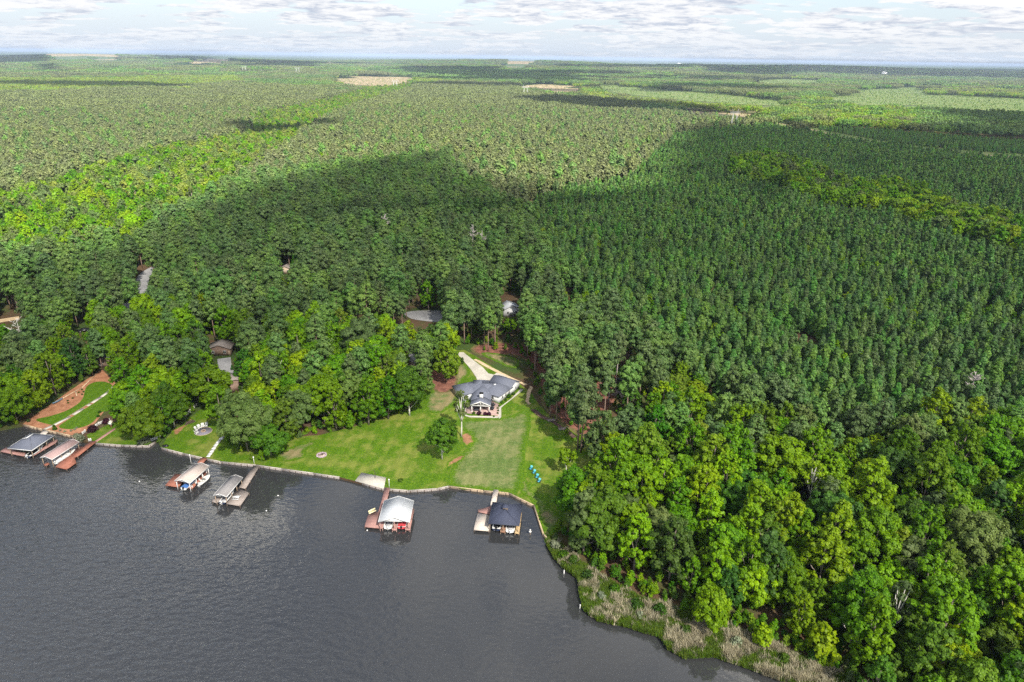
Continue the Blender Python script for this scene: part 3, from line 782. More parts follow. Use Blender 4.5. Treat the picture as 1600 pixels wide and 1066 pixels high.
def bare(seed, H, rad, tone=None):
    rng = np.random.default_rng(seed); tl = trunk_line(H, rng.normal(0, .03, 2), rng)
    segs = [(tl, [H * .016 * (1 - .85 * i / 5) + .02 for i in range(6)])]
    for j in range(16):
        t = rng.uniform(.32, .95); s = Vector(np.array(tl[0].lerp(tl[-1], t))); a = rng.uniform(0, 6.28); L = rad * rng.uniform(.6, 1.1) * (1.15 - t * .7)
        e = s + Vector((math.cos(a) * L, math.sin(a) * L, L * rng.uniform(.4, 1.1)))
        segs.append(([s, s.lerp(e, .5) + Vector((0, 0, -.1 * L)), e], [H * .007, H * .005, .03]))
        for q in range(7):
            f = e.lerp(s, rng.uniform(0, .7)); b = rng.uniform(0, 6.28); l2 = L * rng.uniform(.25, .5)
            segs.append(([f, f + Vector((math.cos(b) * l2, math.sin(b) * l2, l2 * rng.uniform(.3, 1)))], [.09, .05]))
    return tubes(segs, 5)

M_BARK = mat('grey_bark', (0.20, 0.17, 0.145), .9, .1, noise=(1.5, .35))
M_PBARK = mat('pine_bark', (0.24, 0.17, 0.14), .9, .1, noise=(1.2, .35))
M_WHITE_BARK = mat('pale_bark', (0.55, 0.53, 0.50), .9, .1, noise=(1.5, .25))
M_DEAD = mat('dead_twigs', (0.42, 0.37, 0.37), .9, .1, noise=(1.5, .2))
LEAF = {
    'mid green':    leaf_mat('leaf_mid_green', (0.048, 0.122, 0.008), (0.155, 0.285, 0.020)),
    'bright yellow green': leaf_mat('leaf_yellow_green', (0.085, 0.172, 0.009), (0.240, 0.365, 0.028)),
    'dark green':   leaf_mat('leaf_dark_green', (0.028, 0.082, 0.012), (0.092, 0.190, 0.028)),
    'grey green':   leaf_mat('leaf_grey_green', (0.062, 0.105, 0.030), (0.165, 0.225, 0.080)),
}
NEEDLE = leaf_mat('needles_old_pine', (0.048, 0.100, 0.032), (0.160, 0.245, 0.082), trans=.34, hue=.016, val=.28, spec=.3)
NEEDLE_OLIVE = leaf_mat('needles_olive', (0.072, 0.100, 0.040), (0.182, 0.210, 0.100), trans=.34, hue=.012, val=.2, spec=.3)
NEEDLE_YOUNG = leaf_mat('needles_young_pine', (0.042, 0.102, 0.030), (0.140, 0.240, 0.070), trans=.34, hue=.022, val=.32, spec=.3)

class Kind:
    """one variant of a tree: its trunk and crown meshes, shared by every copy"""
    def __init__(self, name, tr, cr, bark, leaf, H, rad):
        self.name = name; self.H = H; self.rad = rad
        self.trunk = np_mesh(name + '_trunk', tr[0], tr[1], [bark], smooth=True)
        self.crown = np_mesh(name + '_crown', cr[0], cr[1], [leaf], tint=cr[2])
        self.raw = (tr, cr, bark, leaf)
    def joined(self, name):
        tr, cr, bark, leaf = self.raw
        V = np.vstack([tr[0], cr[0]]); F = list(tr[1]) + [tuple(f + len(tr[0])) for f in cr[1]]
        me = np_mesh(name, V, F, [bark, leaf], [0] * len(tr[1]) + [1] * len(cr[1]), tint=np.concatenate([np.zeros(len(tr[0])), cr[2]]))
        return bpy.data.objects.new(name, me)

def add_tree(name, kind, loc, rz, sc, label, cat, group=None, sx=1.0):
    r = empty(name, (loc[0], loc[1], loc[2] - .1), label, cat, group, rz)
    r.scale = (sc * sx, sc * sx, sc)
    link('trunk', kind.trunk, r); link('crown', kind.crown, r)
    return r

KB = {}
for c_i, (tone, lm) in enumerate(LEAF.items()):
    for s_i, (shape, H, rad, base) in enumerate([('round', 15, 5.6, .18), ('tall', 18, 4.6, .14), ('tall', 16, 3.6, .10), ('round', 13, 4.6, .12), ('young', 9, 2.9, .06)]):
        tr, cr = broadleaf(100 + c_i * 10 + s_i, H, rad, base, shape)
        KB.setdefault(tone, []).append(Kind('broadleaf', tr, cr, M_BARK, lm, H, rad))
KP = [Kind('pine', *pine(200 + i, H, r, b), M_PBARK, NEEDLE, H, r) for i, (H, r, b) in enumerate([(24, 4.2, .44), (22, 3.6, .48), (25, 4.6, .42), (20, 3.8, .38), (23, 3.4, .52)])]
KY = [Kind('young_pine', *pine(300 + i, H, r, .10, leaf=.46, dens=1.0, slim=True), M_PBARK, NEEDLE_YOUNG, H, r) for i, (H, r) in enumerate([(11.5, 2.3), (10.5, 2.5), (12.5, 2.5), (9.5, 2.2), (11, 2.8)])]
# lighter-weight sorts for the woods farther away, with leaf sprays no finer than the eye resolves there
KP_MID = [Kind('pine', *pine(220 + i, H, r, b, leaf=.75), M_PBARK, NEEDLE_OLIVE, H, r) for i, (H, r, b) in enumerate([(20, 3.5, .42), (18, 3.1, .45), (21, 3.8, .38), (17, 3.3, .4)])]
KPD_MID = [Kind('pine', *pine(240 + i, H, r, b, leaf=.75), M_PBARK, NEEDLE, H, r) for i, (H, r, b) in enumerate([(21, 3.6, .40), (20, 3.3, .45), (22, 3.9, .36)])]
KY_MID = [Kind('young_pine', *pine(320 + i, H, r, .10, leaf=.72, slim=True), M_PBARK, NEEDLE_YOUNG, H, r) for i, (H, r) in enumerate([(11.5, 2.3), (10.5, 2.5), (12.5, 2.5), (9.5, 2.2)])]
LEAF_VALLEY = leaf_mat('leaf_valley', (0.085, 0.125, 0.022), (0.225, 0.285, 0.085))
KB_MID = []
for tone, s0 in (('mid green', 400), ('bright yellow green', 410), ('bright yellow green', 420), ('grey green', 430)):
    for i, (shape, H, rad) in enumerate([('round', 14, 5.4), ('tall', 16, 4.4)]):
        tr, cr = broadleaf(s0 + i, H, rad, .14, shape, leaf=.9)
        KB_MID.append(Kind('broadleaf', tr, cr, M_BARK, LEAF_VALLEY if s0 in (410, 420) else LEAF[tone], H, rad))

# ------------------------------------------------------------------ where the trees stand
def crown_box(P, H, rad):
    """screen extent of trees with feet P (n,2): centre column, top row, foot row, half width"""
    z = terrain(P[:, 0], P[:, 1])
    f = proj(np.column_stack([P, z])); t = proj(np.column_stack([P, z + H]))
    return f[:, 0], t[:, 0], t[:, 1], f[:, 1], rad * FPX / f[:, 2], f[:, 2]

ZH = 13.0
Z = lambda pts, z=ZH: wpoly(pts, z)
ZONES = {
 'valley': [Z([(-150, 335), (100, 270), (250, 228), (390, 205), (400, 178), (480, 160), (560, 142), (640, 128), (660, 132), (560, 162), (500, 188), (440, 235), (400, 262), (300, 328), (250, 345), (215, 378), (100, 400), (-150, 415)])],
 'wood_right': [np.vstack([Z([(865, 795), (885, 770), (908, 735), (930, 690), (960, 650), (1010, 610), (1060, 600), (1160, 640), (1230, 645), (1300, 630), (1400, 645), (1600, 640), (2300, 640)]),
                          wpoly([(2300, 1500), (1500, 1300), (1330, 1075), (1222, 1003), (1130, 966), (1055, 940), (1000, 919), (950, 895), (915, 870), (885, 845), (868, 822)])])],
 'pine_center': [Z([(690, 460), (735, 285), (830, 345), (850, 400), (870, 420), (1000, 505), (1100, 575), (1250, 615), (1300, 640), (1160, 645), (1060, 605), (1010, 615), (960, 655), (925, 660), (880, 640), (835, 560), (760, 530), (700, 515)])],
 'strip': [Z([(1135, 245), (1200, 238), (1280, 262), (1330, 285), (1420, 288), (1480, 315), (1600, 345), (1750, 390), (1750, 430), (1560, 372), (1460, 345), (1380, 322), (1300, 312), (1240, 290), (1150, 268)])],
 'left_pine': [Z([(-300, 405), (150, 385), (215, 372), (250, 340), (330, 300), (450, 270), (700, 243), (735, 285), (690, 460), (640, 490), (380, 490), (280, 455), (180, 475), (0, 495), (-300, 515)])],
 'left_wood': [Z([(-300, 505), (0, 490), (180, 470), (280, 450), (380, 485), (640, 485), (700, 480), (740, 545), (690, 570), (640, 640), (500, 680), (380, 690), (335, 640), (270, 668), (200, 660), (170, 560), (100, 600), (36, 655), (-40, 668), (-300, 690)])],
 'plantation': [Z([(1052, 212), (985, 275), (900, 292), (835, 310), (830, 345), (850, 400), (870, 420), (1000, 515), (1100, 605), (1250, 650), (1400, 668), (1700, 678), (2400, 675), (2400, 300), (1800, 262), (1620, 250), (1500, 240), (1330, 216), (1200, 196), (1110, 203)], 8)],
 'scrub_pine': [Z([(1215, 196), (1350, 200), (1500, 212), (1700, 226), (1900, 240), (1900, 262), (1620, 243), (1500, 236), (1420, 227), (1330, 211), (1250, 200)], 6)],
}
ACCENT = [Z([(870, 455), (890, 440), (915, 445), (940, 465), (930, 490), (895, 490), (870, 475)]), Z([(1020, 560), (1050, 555), (1085, 575), (1140, 600), (1140, 640), (1060, 620)])]

# nothing random may stand where the photograph looks through to something
VIEW = [np.array(p, float) for p in [
    [(250, 702), (268, 676), (300, 645), (325, 632), (338, 645), (345, 690), (360, 712), (395, 722), (330, 720)],
    [(455, 705), (475, 680), (560, 672), (640, 650), (668, 618), (690, 575), (715, 575), (735, 560), (718, 545), (735, 540), (760, 552), (800, 550), (826, 575), (832, 620), (845, 650), (895, 690), (905, 720), (872, 770), (860, 800), (858, 838), (600, 770), (400, 728)],
    [(36, 664), (60, 640), (100, 612), (155, 582), (178, 592), (184, 604), (165, 640), (200, 672), (232, 690), (190, 697), (120, 688), (60, 672)],
    [(633, 488), (690, 486), (691, 500), (642, 499)], [(218, 422), (236, 412), (234, 436), (226, 450), (219, 444)],
    [(327, 531), (358, 531), (358, 570), (347, 578), (328, 550)], [(351, 598), (378, 584), (381, 590), (359, 605)],
    [(-5, 494), (28, 494), (28, 510), (-5, 512)], [(122, 500), (142, 506), (140, 520), (122, 520)], [(786, 458), (812, 462), (812, 486), (790, 484)],
    [(958, 590), (985, 588), (985, 603), (958, 603)], [(944, 615), (954, 615), (954, 640), (944, 642)],
    [(640, 569), (660, 569), (660, 574), (640, 574)], [(160, 563), (170, 562), (170, 567), (160, 567)], [(478, 574), (486, 572), (486, 582), (478, 584)],
    [(670, 590), (715, 582), (715, 612), (675, 614)], [(440, 418), (452, 414), (452, 426), (440, 426)],
    [(868, 858), (885, 885), (905, 905), (915, 950), (980, 985), (1040, 1012), (1120, 1030), (1240, 1070), (1300, 1080), (1232, 1036), (1135, 1000), (1045, 972), (965, 932), (912, 892)]]]

FIELD_VIEW = [proj(np.column_stack([q_, terrain(q_[:, 0], q_[:, 1])]))[:, :2] for q_ in FIELD_SHAPES] + [np.array(p_, float) for p_ in SCRUBS[:4]]
def hides_field(P, H, rad):
    fx, tx, ty, by, hw, dep = crown_box(P, H, rad)
    hit = np.zeros(len(P), bool)
    wob = np.random.default_rng(3).normal(0, 1, (len(P), 2)) * [3.5, .7]
    for v in (0.0, .35, .7, .95):
        q = np.column_stack([fx, by + (ty - by) * v]) + wob
        for poly in FIELD_VIEW: hit |= inside(q, poly)
    return hit

def blocked(P, H, rad, shrink=.72):
    """does the crown of a tree here hide one of those views?"""
    fx, tx, ty, by, hw, dep = crown_box(P, H, rad)
    hit = np.zeros(len(P), bool)
    for u, v in [(0, .02), (0, .15), (-.8, .3), (.8, .3), (-1, .5), (1, .5), (-.7, .75), (.7, .75), (0, .5), (0, 1.0), (.4, .92), (-.4, .92)]:
        q = np.column_stack([fx + (tx - fx) * v + u * hw * shrink, by + (ty - by) * v])
        for poly in VIEW: hit |= inside(q, poly)
    return hit

# the trees that can be named one by one: foot pixel, height, half-width in metres, tone, sort, label
SOLO = [
 (691, 718, 13.6, 4.7, 'mid green', 'round', 'round green lawn tree with a pale trunk standing alone between house and dock', 'white'),
 (721, 682, 17, 2.9, 'grey green', 'open', 'tall thin sparse tree in front of the porch of the white house', 'white'),
 (698, 598, 16.5, 5.2, 'bright yellow green', 'tall', 'yellow green tree leaning over the top of the driveway', None),
 (508, 664, 19, 6.4, 'mid green', 'round', 'tall full tree at the head of the lawn, largest of its clump', None),
 (576, 664, 18.5, 4.7, 'mid green', 'tall', 'tall two toned tree in the middle of the lawn clump', None),
 (640, 650, 18, 6.0, 'dark green', 'round', 'tree with pale limbs at the end of the lawn clump hiding a grey roof', 'white'),
 (424, 712, 10.5, 5.6, 'mid green', 'round', 'low spreading tree at the water edge beside the stone fire ring', None),
 (388, 706, 21, 8.0, 'grey green', 'round', 'very broad grey green tree rising beside the white plank walk', None),
 (352, 672, 16, 4.6, 'mid green', 'tall', 'green tree behind the fire pit with the white chairs', None),
 (229, 690, 12.5, 6.6, 'mid green', 'round', 'wide rounded tree behind the white picket fence by the inlet', None),
 (273, 668, 14.5, 5.6, 'dark green', 'round', 'dark drooping tree over the white trunk beside the picket fence', 'white'),
 (198, 662, 12.5, 4.8, 'mid green', 'round', 'green tree at the end of the clay garden', None),
 (562, 570, 20, 7.2, 'grey green', 'round', 'large pale silvery green tree in the wood behind the lawn', None),
 (470, 560, 15, 4.2, 'bright yellow green', 'round', 'small yellow green tree left of the silvery tree', None),
 (697, 520, 15, 2.6, 'bright yellow green', 'young', 'slim yellow green tree beside the turning circle', None),
 (437, 605, 15, 5.4, 'bright yellow green', 'open', 'open yellow green tree with bare pale limbs behind the broad grey tree', 'white'),
 (893, 792, 11, 4.0, 'grey green', 'open', 'sparse pale tree at the corner where seawall meets the wood', 'white'),
 (885, 742, 9, 3.0, 'bright yellow green', 'open', 'thin yellow sapling with pale limbs at the edge of the lawn', 'white'),
 (957, 742, 14.5, 4.8, 'bright yellow green', 'tall', 'yellow green tree standing at the corner of lawn and wood', None),
 (1105, 985, 11.5, 4.1, 'bright yellow green', 'round', 'rounded yellow green tree standing alone among the reeds', None),
 (1188, 1012, 6, 2.6, 'bright yellow green', 'young', 'small yellow bush tree among the reeds', None),
 (1327, 1008, 19, 6.2, 'mid green', 'tall', 'tall egg shaped bright tree with a pale trunk above the reed bank', 'white'),
 (28, 662, 13, 5.4, 'mid green', 'round', 'leafy tree hanging over the water beside the clay garden', None),
 (60, 640, 15, 5.0, 'bright yellow green', 'tall', 'yellow green tree at the upper edge of the clay garden', None),
 (88, 618, 17, 4.8, 'mid green', 'tall', 'tall green tree behind the dark blue canoe', None),
 (2, 668, 13, 5.4, 'dark green', 'round', 'dark tree at the shore where the picture begins', None),
 (122, 592, 17, 4.4, 'dark green', 'tall', 'dark tree at the top of the clay bed', None),
 (1385, 1012, 19, 2.8, 'grey green', 'open', 'leaning ivy clad tree beside the tall egg shaped tree', 'white'),
 (1350, 905, 20, 6.6, 'mid green', 'round', 'high rounded tree behind the tall egg shaped tree', None),
 (1500, 910, 20, 6.8, 'grey green', 'round', 'broad grey green tree in the heart of the lower wood', None),
 (1558, 1000, 19, 6.2, 'bright yellow green', 'tall', 'sunlit looking yellow green tree near the picture corner', None),
 (990, 895, 17, 4.2, 'bright yellow green', 'tall', 'narrow yellow green tree above the reeds at the bend of the bank', None),
 (1045, 910, 19, 5.2, 'dark green', 'tall', 'dark blue green tree standing over the widest part of the reeds', None),
 (1178, 850, 19, 4.6, 'bright yellow green', 'tall', 'tall column like yellow green tree in the middle of the wood', None),
 (1090, 815, 18, 5.0, 'bright yellow green', 'tall', 'forked yellow green tree in the wood behind the seawall corner', None),
 (1262, 800, 17, 2.6, 'bright yellow green', 'open', 'thin tree with a long bare white trunk in a dark gap', 'white'),
]
rng = np.random.default_rng(11)
solo_xy = []
for px, py, H, rad, tone, shape, label, bark in SOLO:
    tr, cr = broadleaf(int(px * 7 + py), H, rad, {'round': .16, 'tall': .14, 'open': .3, 'young': .06}[shape] + (.08 if bark else 0), shape, leaf=.34)
    kd = Kind('broadleaf', tr, cr, M_WHITE_BARK if bark else M_BARK, LEAF[tone], H, rad)
    p = at(px, py, .6)
    add_tree('broadleaf_tree', kd, p, 0, 1, label, 'broadleaf tree')
    solo_xy.append((p.x, p.y, rad))
SOLO_PINE = [(903, 668, 24, 3.8, .42, 'tall pine at the end of the ditch with its bare lower trunk showing'),
             (951, 632, 25, 2.8, .62, 'slender pine with a long bare trunk before the dark shed, the nearer of two'),
             (961, 618, 25.5, 3.0, .60, 'slender pine with a long bare trunk before the dark shed, the farther of two')]
for i, (px, py, H, rad, b, label) in enumerate(SOLO_PINE):
    kd = Kind('pine', *pine(500 + i, H, rad, b, leaf=.42), M_PBARK if i == 0 else mat('grey_pine_bark', (.36, .32, .31), .9, .1, noise=(1.2, .25)), NEEDLE, H, rad)
    p = at(px, py, .6); add_tree('pine_tree', kd, p, 0, 1, label, 'pine tree'); solo_xy.append((p.x, p.y, rad))
DEADS = [(604, 392, 23, 4.6, 'bare grey tree among dark pines behind the turning circle'), (738, 418, 25, 5.0, 'bare grey tree standing above the pine edge under the clearing'),
         (752, 420, 23, 3.8, 'bare grey tree leaning against its taller bare neighbour'), (903, 792, 9.5, 3.2, 'bare grey tree beside the lawn chairs at the wood edge'),
         (1510, 640, 15, 4.2, 'bare twiggy tree on the border between plantation and wood'), (1148, 915, 9, 2.2, 'broken white snag with a forked limb in the lower wood'),
         (40, 560, 17, 4.5, 'pale bare limbed tree among the shore trees at the picture edge')]
for i, (px, py, H, rad, label) in enumerate(DEADS):
    tv, tf = bare(600 + i, H, rad)
    p = at(px, py, .6); r = empty('dead_tree', (p.x, p.y, .5), label, 'dead tree')
    link('trunk', np_mesh('dead_trunk', tv, tf, [M_WHITE_BARK if i in (5, 6) else M_DEAD], smooth=True), r); solo_xy.append((p.x, p.y, 1.5))
SX = np.array(solo_xy)

def jittered(poly_list, step, jit, rng, rows=None):
    allp = np.vstack(poly_list); lo, hi = allp.min(0), allp.max(0)
    hi[1] = min(hi[1], 9000)
    if rows is None:
        gx, gy = np.meshgrid(np.arange(lo[0], hi[0], step), np.arange(lo[1], hi[1], step)); P = np.column_stack([gx.ravel(), gy.ravel()])
        P = P + rng.uniform(-jit, jit, P.shape) * step
    else:
        ang, along, across = rows
        c = (lo + hi) / 2; Rr = np.linalg.norm(hi - lo) / 2
        u = np.arange(-Rr, Rr, along); v = np.arange(-Rr, Rr, across); gu, gv = np.meshgrid(u, v); gu = gu.ravel() + rng.uniform(-.3, .3, gu.size) * along; gv = gv.ravel() + rng.normal(0, .11, gv.size) * across
        gv = gv + 3 * np.sin(gu / 90)
        ca, sa = math.cos(ang), math.sin(ang)
        P = np.column_stack([c[0] + gu * ca - gv * sa, c[1] + gu * sa + gv * ca])
    m = np.zeros(len(P), bool)
    for q in poly_list: m |= inside(P, q)
    return P[m]

def in_frame(P, margin=90, z=8):
    q = proj(np.column_stack([P, terrain(P[:, 0], P[:, 1]) + z]))
    return (q[:, 2] > 20) & (q[:, 0] > -margin) & (q[:, 0] < 1600 + margin) & (q[:, 1] > -200) & (q[:, 1] < 1066 + 170)

def free_of_solo(P, f=.62):
    ok = np.ones(len(P), bool)
    for x, y, r in SX: ok &= np.hypot(P[:, 0] - x, P[:, 1] - y) > r * f + 1.2
    return ok

BARE_POLYS = FIELD_SHAPES + [wpoly([(1190, 187), (1330, 213), (1420, 228), (1520, 238), (1700, 248), (1700, 260), (1560, 249), (1440, 241), (1320, 225), (1220, 204)])]
taken = []           # zones in order of priority
def zone_points(name, step, jit=.42, rows=None):
    P = jittered(ZONES[name], step, jit, rng, rows)
    P = P[in_frame(P)]
    for nm in taken:
        for q in ZONES[nm]: P = P[~inside(P, q)]
    for q in BARE_POLYS: P = P[~inside(P, q)]
    P = P[inside(P, LAND_POLY)]
    taken.append(name)
    return P[free_of_solo(P)]

class Bag:
    """every tree of one sort: the nearest become objects, the others one mass"""
    def __init__(self): self.P = []; self.k = []; self.s = []; self.t = []
    def add(self, P, k, s, t): self.P += list(P); self.k += list(k); self.s += list(s); self.t += list(t)

broad, oldp, young = Bag(), Bag(), Bag()
TONES = list(LEAF)
def add_broad(P, weights, zone, size=(.68, 1.28)):
    tn = rng.choice(4, len(P), p=weights)
    # neighbours tend to be of a kind
    kk = rng.choice(5, len(P), p=[.17, .31, .27, .13, .12]); ss = rng.uniform(*size, len(P))
    H = np.array([KB[TONES[a]][b].H for a, b in zip(tn, kk)]) * ss; rd = np.array([KB[TONES[a]][b].rad for a, b in zip(tn, kk)]) * ss
    ok = ~blocked(P, H, rd)
    broad.add(P[ok], [(TONES[a], b) for a, b in zip(tn[ok], kk[ok])], ss[ok], [zone] * ok.sum())
def add_pine(P, zone, size=(.75, 1.1)):
    kk = rng.integers(0, 5, len(P)); ss = rng.uniform(*size, len(P))
    H = np.array([KP[b].H for b in kk]) * ss; rd = np.array([KP[b].rad for b in kk]) * ss
    ok = ~blocked(P, H, rd)
    oldp.add(P[ok], kk[ok], ss[ok], [zone] * ok.sum())

P = zone_points('valley', 8.5)
far_valley = P[np.hypot(P[:, 0], P[:, 1]) > 620]; near_valley = P[np.hypot(P[:, 0], P[:, 1]) <= 620]
P = zone_points('wood_right', 6.2)
near_edge = proj(np.column_stack([P, np.full(len(P), .6)]))[:, 1] < 760
pm = near_edge & (rng.uniform(size=len(P)) < .42)
add_broad(P[~pm], [.56, .24, .12, .08], 'lower wood'); add_pine(P[pm], 'lower wood', (.6, .85))
P = zone_points('pine_center', 6.2)
acc = np.zeros(len(P), bool)
for q in ACCENT: acc |= inside(P, q)
add_broad(P[acc], [.3, .6, .05, .05], 'pine wood', (.6, .9)); add_pine(P[~acc], 'centre')
ex = rng.uniform(size=len(P)) < .10
add_broad(P[ex] + 2.2, [.6, .2, .15, .05], 'pine wood', (.45, .7))
P_strip = zone_points('strip', 7.5)
P = zone_points('left_pine', 6.6)
br = rng.uniform(size=len(P)) < .16
add_broad(P[br], [.6, .18, .15, .07], 'left wood', (.6, .95)); add_pine(P[~br], 'left')
P = zone_points('left_wood', 6.2)
br = rng.uniform(size=len(P)) < .78
add_broad(P[br], [.56, .24, .10, .10], 'left wood', (.7, 1.1)); add_pine(P[~br], 'left', (.65, .95))
add_broad(near_valley, [.40, .22, .08, .30], 'valley', (.8, 1.15))
Pp = zone_points('plantation', 4, rows=(R(99), 3.7, 4.9))
okp = (rng.uniform(size=len(Pp)) < .95) & (fbm(Pp[:, 0], Pp[:, 1], 55, 60, 3) < .78)
Pp = Pp[okp]; Pp = Pp[~blocked(Pp, 10, 2.0)]

def nearest(P, n):
    d = np.hypot(P[:, 0], P[:, 1])
    q = proj(np.column_stack([P, np.full(len(P), 6.0)]))
    vis = (q[:, 0] > 5) & (q[:, 0] < 1595) & (q[:, 1] < 1075)
    return np.argsort(np.where(vis, d, d + 5000))[:n]

def stuff(name, P, which, scale, variants, label, cat, tilt=0.0):
    """a mass of instances on the points of ONE object"""
    P = np.asarray(P, float); n = len(P)
    z = terrain(P[:, 0], P[:, 1])
    me = np_mesh(name, np.column_stack([P, z - .1]), np.zeros((0, 3), int), [])
    for nm, tp, arr in (('which', 'INT', which), ('size', 'FLOAT', scale), ('turn', 'FLOAT', np.random.default_rng(n).uniform(0, 6.28, n))):
        a = me.attributes.new(nm, tp, 'POINT'); a.data.foreach_set('value', np.asarray(arr, np.int32 if tp == 'INT' else np.float32))
    o = link(name, me)
    c = bpy.data.collections.new(name + '_sorts')
    for v in variants: c.objects.link(v)
    g = bpy.data.node_groups.new(name, 'GeometryNodeTree')
    g.interface.new_socket('Geometry', in_out='INPUT', socket_type='NodeSocketGeometry'); g.interface.new_socket('Geometry', in_out='OUTPUT', socket_type='NodeSocketGeometry')
    N = g.nodes; L = g.links
    gi, go = N.new('NodeGroupInput'), N.new('NodeGroupOutput')
    ci = N.new('GeometryNodeCollectionInfo'); ci.inputs['Collection'].default_value = c; ci.inputs['Separate Children'].default_value = True; ci.inputs['Reset Children'].default_value = True
    ip = N.new('GeometryNodeInstanceOnPoints'); ip.inputs['Pick Instance'].default_value = True
    def attr(nm, tp):
        a = N.new('GeometryNodeInputNamedAttribute'); a.data_type = tp; a.inputs['Name'].default_value = nm; return a.outputs[0]
    L.new(gi.outputs[0], ip.inputs['Points']); L.new(ci.outputs[0], ip.inputs['Instance']); L.new(attr('which', 'INT'), ip.inputs['Instance Index'])
    cx = N.new('ShaderNodeCombineXYZ'); L.new(attr('turn', 'FLOAT'), cx.inputs[2]); L.new(cx.outputs[0], ip.inputs['Rotation'])
    L.new(attr('size', 'FLOAT'), ip.inputs['Scale']); L.new(ip.outputs[0], go.inputs[0])
    md = o.modifiers.new('scatter', 'NODES'); md.node_group = g
    return tag(o, label, cat, kind='stuff')

LANDMARKS = [('beside the clay garden', (100, 600)), ('behind the fire pit lawn', (330, 620)), ('along the grey lane', (225, 440)), ('round the turning circle', (660, 490)), ('near the driveway', (730, 540)),
             ('above the ditch', (870, 640)), ('round the dark shed', (975, 600)), ('at the head of the lawn', (560, 610)), ('by the pale gravel drive', (20, 500)), ('next to the white glimpsed house', (800, 480)),
             ('along the plantation edge', (1100, 590)), ('beside the lawn', (930, 760)), ('over the bend of the reeds', (940, 880)), ('over the wide reeds', (1080, 930)), ('in the corner below the reeds', (1350, 1060)),
             ('in the middle of the lower wood', (1200, 800)), ('by the picture edge', (1590, 900)), ('under the plantation', (1300, 680)), ('under the bare twiggy tree', (1510, 690)), ('behind the black car', (140, 490)), ('behind the tall egg shaped tree', (1340, 930)), ('beside the column like yellow tree', (1178, 865)), ('round the forked yellow tree', (1090, 835)), ('near the bare white trunk', (1262, 815)), ('beside the broad grey green tree', (1490, 930)), ('by the broken white snag', (1148, 930)), ('at the inner edge of the reeds', (1000, 915)), ('behind the small white fence', (300, 620)), ('above the broad grey green tree', (400, 600)), ('behind the pale silvery tree', (560, 530)), ('under the bare grey tree', (604, 430)), ('under the two bare trees', (745, 450)), ('above the broad pines', (1180, 600)), ('toward the upper picture edge', (1570, 600)), ('between the stream strip and the lower wood', (1420, 560)), ('along the drive between pines', (380, 430))]
LM_XY = np.array([[at(*p).x, at(*p).y] for _, p in LANDMARKS])
def spot(x, y): return LANDMARKS[int(np.argmin(np.hypot(LM_XY[:, 0] - x, LM_XY[:, 1] - y)))][0]

LB_B = {'lower wood': ('tree of the lower wood', 'broadleaf trees of the lower wood'), 'pine wood': ('broadleaf tree among the pines', 'broadleaf trees among the pines'),
        'left wood': ('tree of the mixed wood', 'broadleaf trees of the mixed wood'), 'valley': ('broadleaf tree of the sunlit valley', 'broadleaf trees of the sunlit valley')}
P = np.array(broad.P); sel = nearest(P, 265); selset = set(sel.tolist())
for i in sel:
    tone, k = broad.k[i]; lb, gr = LB_B[broad.t[i]]
    size = 'young ' if k == 4 else 'tall ' if k in (1, 2) else 'rounded '
    s = broad.s[i]
    add_tree('broadleaf_tree', KB[tone][k], (P[i][0], P[i][1], float(terrain(*P[i]))), rng.uniform(0, 6.28), s, size + tone + ' ' + lb + ' ' + spot(*P[i]), 'broadleaf tree', size + tone + ' ' + gr + ' ' + spot(*P[i]), rng.uniform(.92, 1.12))
rest = [i for i in range(len(P)) if i not in selset]
B_SRC = [KB[t][k] for t in TONES for k in range(5)]
stuff('broadleaf_wood', P[rest], [TONES.index(broad.k[i][0]) * 5 + broad.k[i][1] for i in rest], [broad.s[i] for i in rest],
      [kd.joined('broadleaf_sort_%02d' % j) for j, kd in enumerate(B_SRC)], 'mixed green broadleaf trees farther back in the woods', 'broadleaf trees')

P = np.array(oldp.P); sel = nearest(P, 285); selset = set(sel.tolist())
PZ = {'lower wood': ('pine rising among broadleaf trees', 'pines of the lower wood'), 'centre': ('dark pine of the wood beside the plantation', 'pines between house and plantation'),
      'left': ('dark pine of the mixed wood', 'pines of the mixed wood')}
for i in sel:
    lb, gr = PZ[oldp.t[i]]; pz_ = 'broad ' if KP[oldp.k[i]].rad > 4 else ('slim ' if KP[oldp.k[i]].rad < 3.7 else 'middling ')
    add_tree('pine_tree', KP[oldp.k[i]], (P[i][0], P[i][1], float(terrain(*P[i]))), rng.uniform(0, 6.28), oldp.s[i], pz_ + lb + ' ' + spot(*P[i]), 'pine tree', pz_ + gr + ' ' + spot(*P[i]))
rest = [i for i in range(len(P)) if i not in selset]
stuff('pine_wood', P[rest], [oldp.k[i] for i in rest], [oldp.s[i] for i in rest], [kd.joined('pine_sort_%02d' % j) for j, kd in enumerate(KP)],
      'tall dark pines farther back in the shaded wood', 'pine trees')

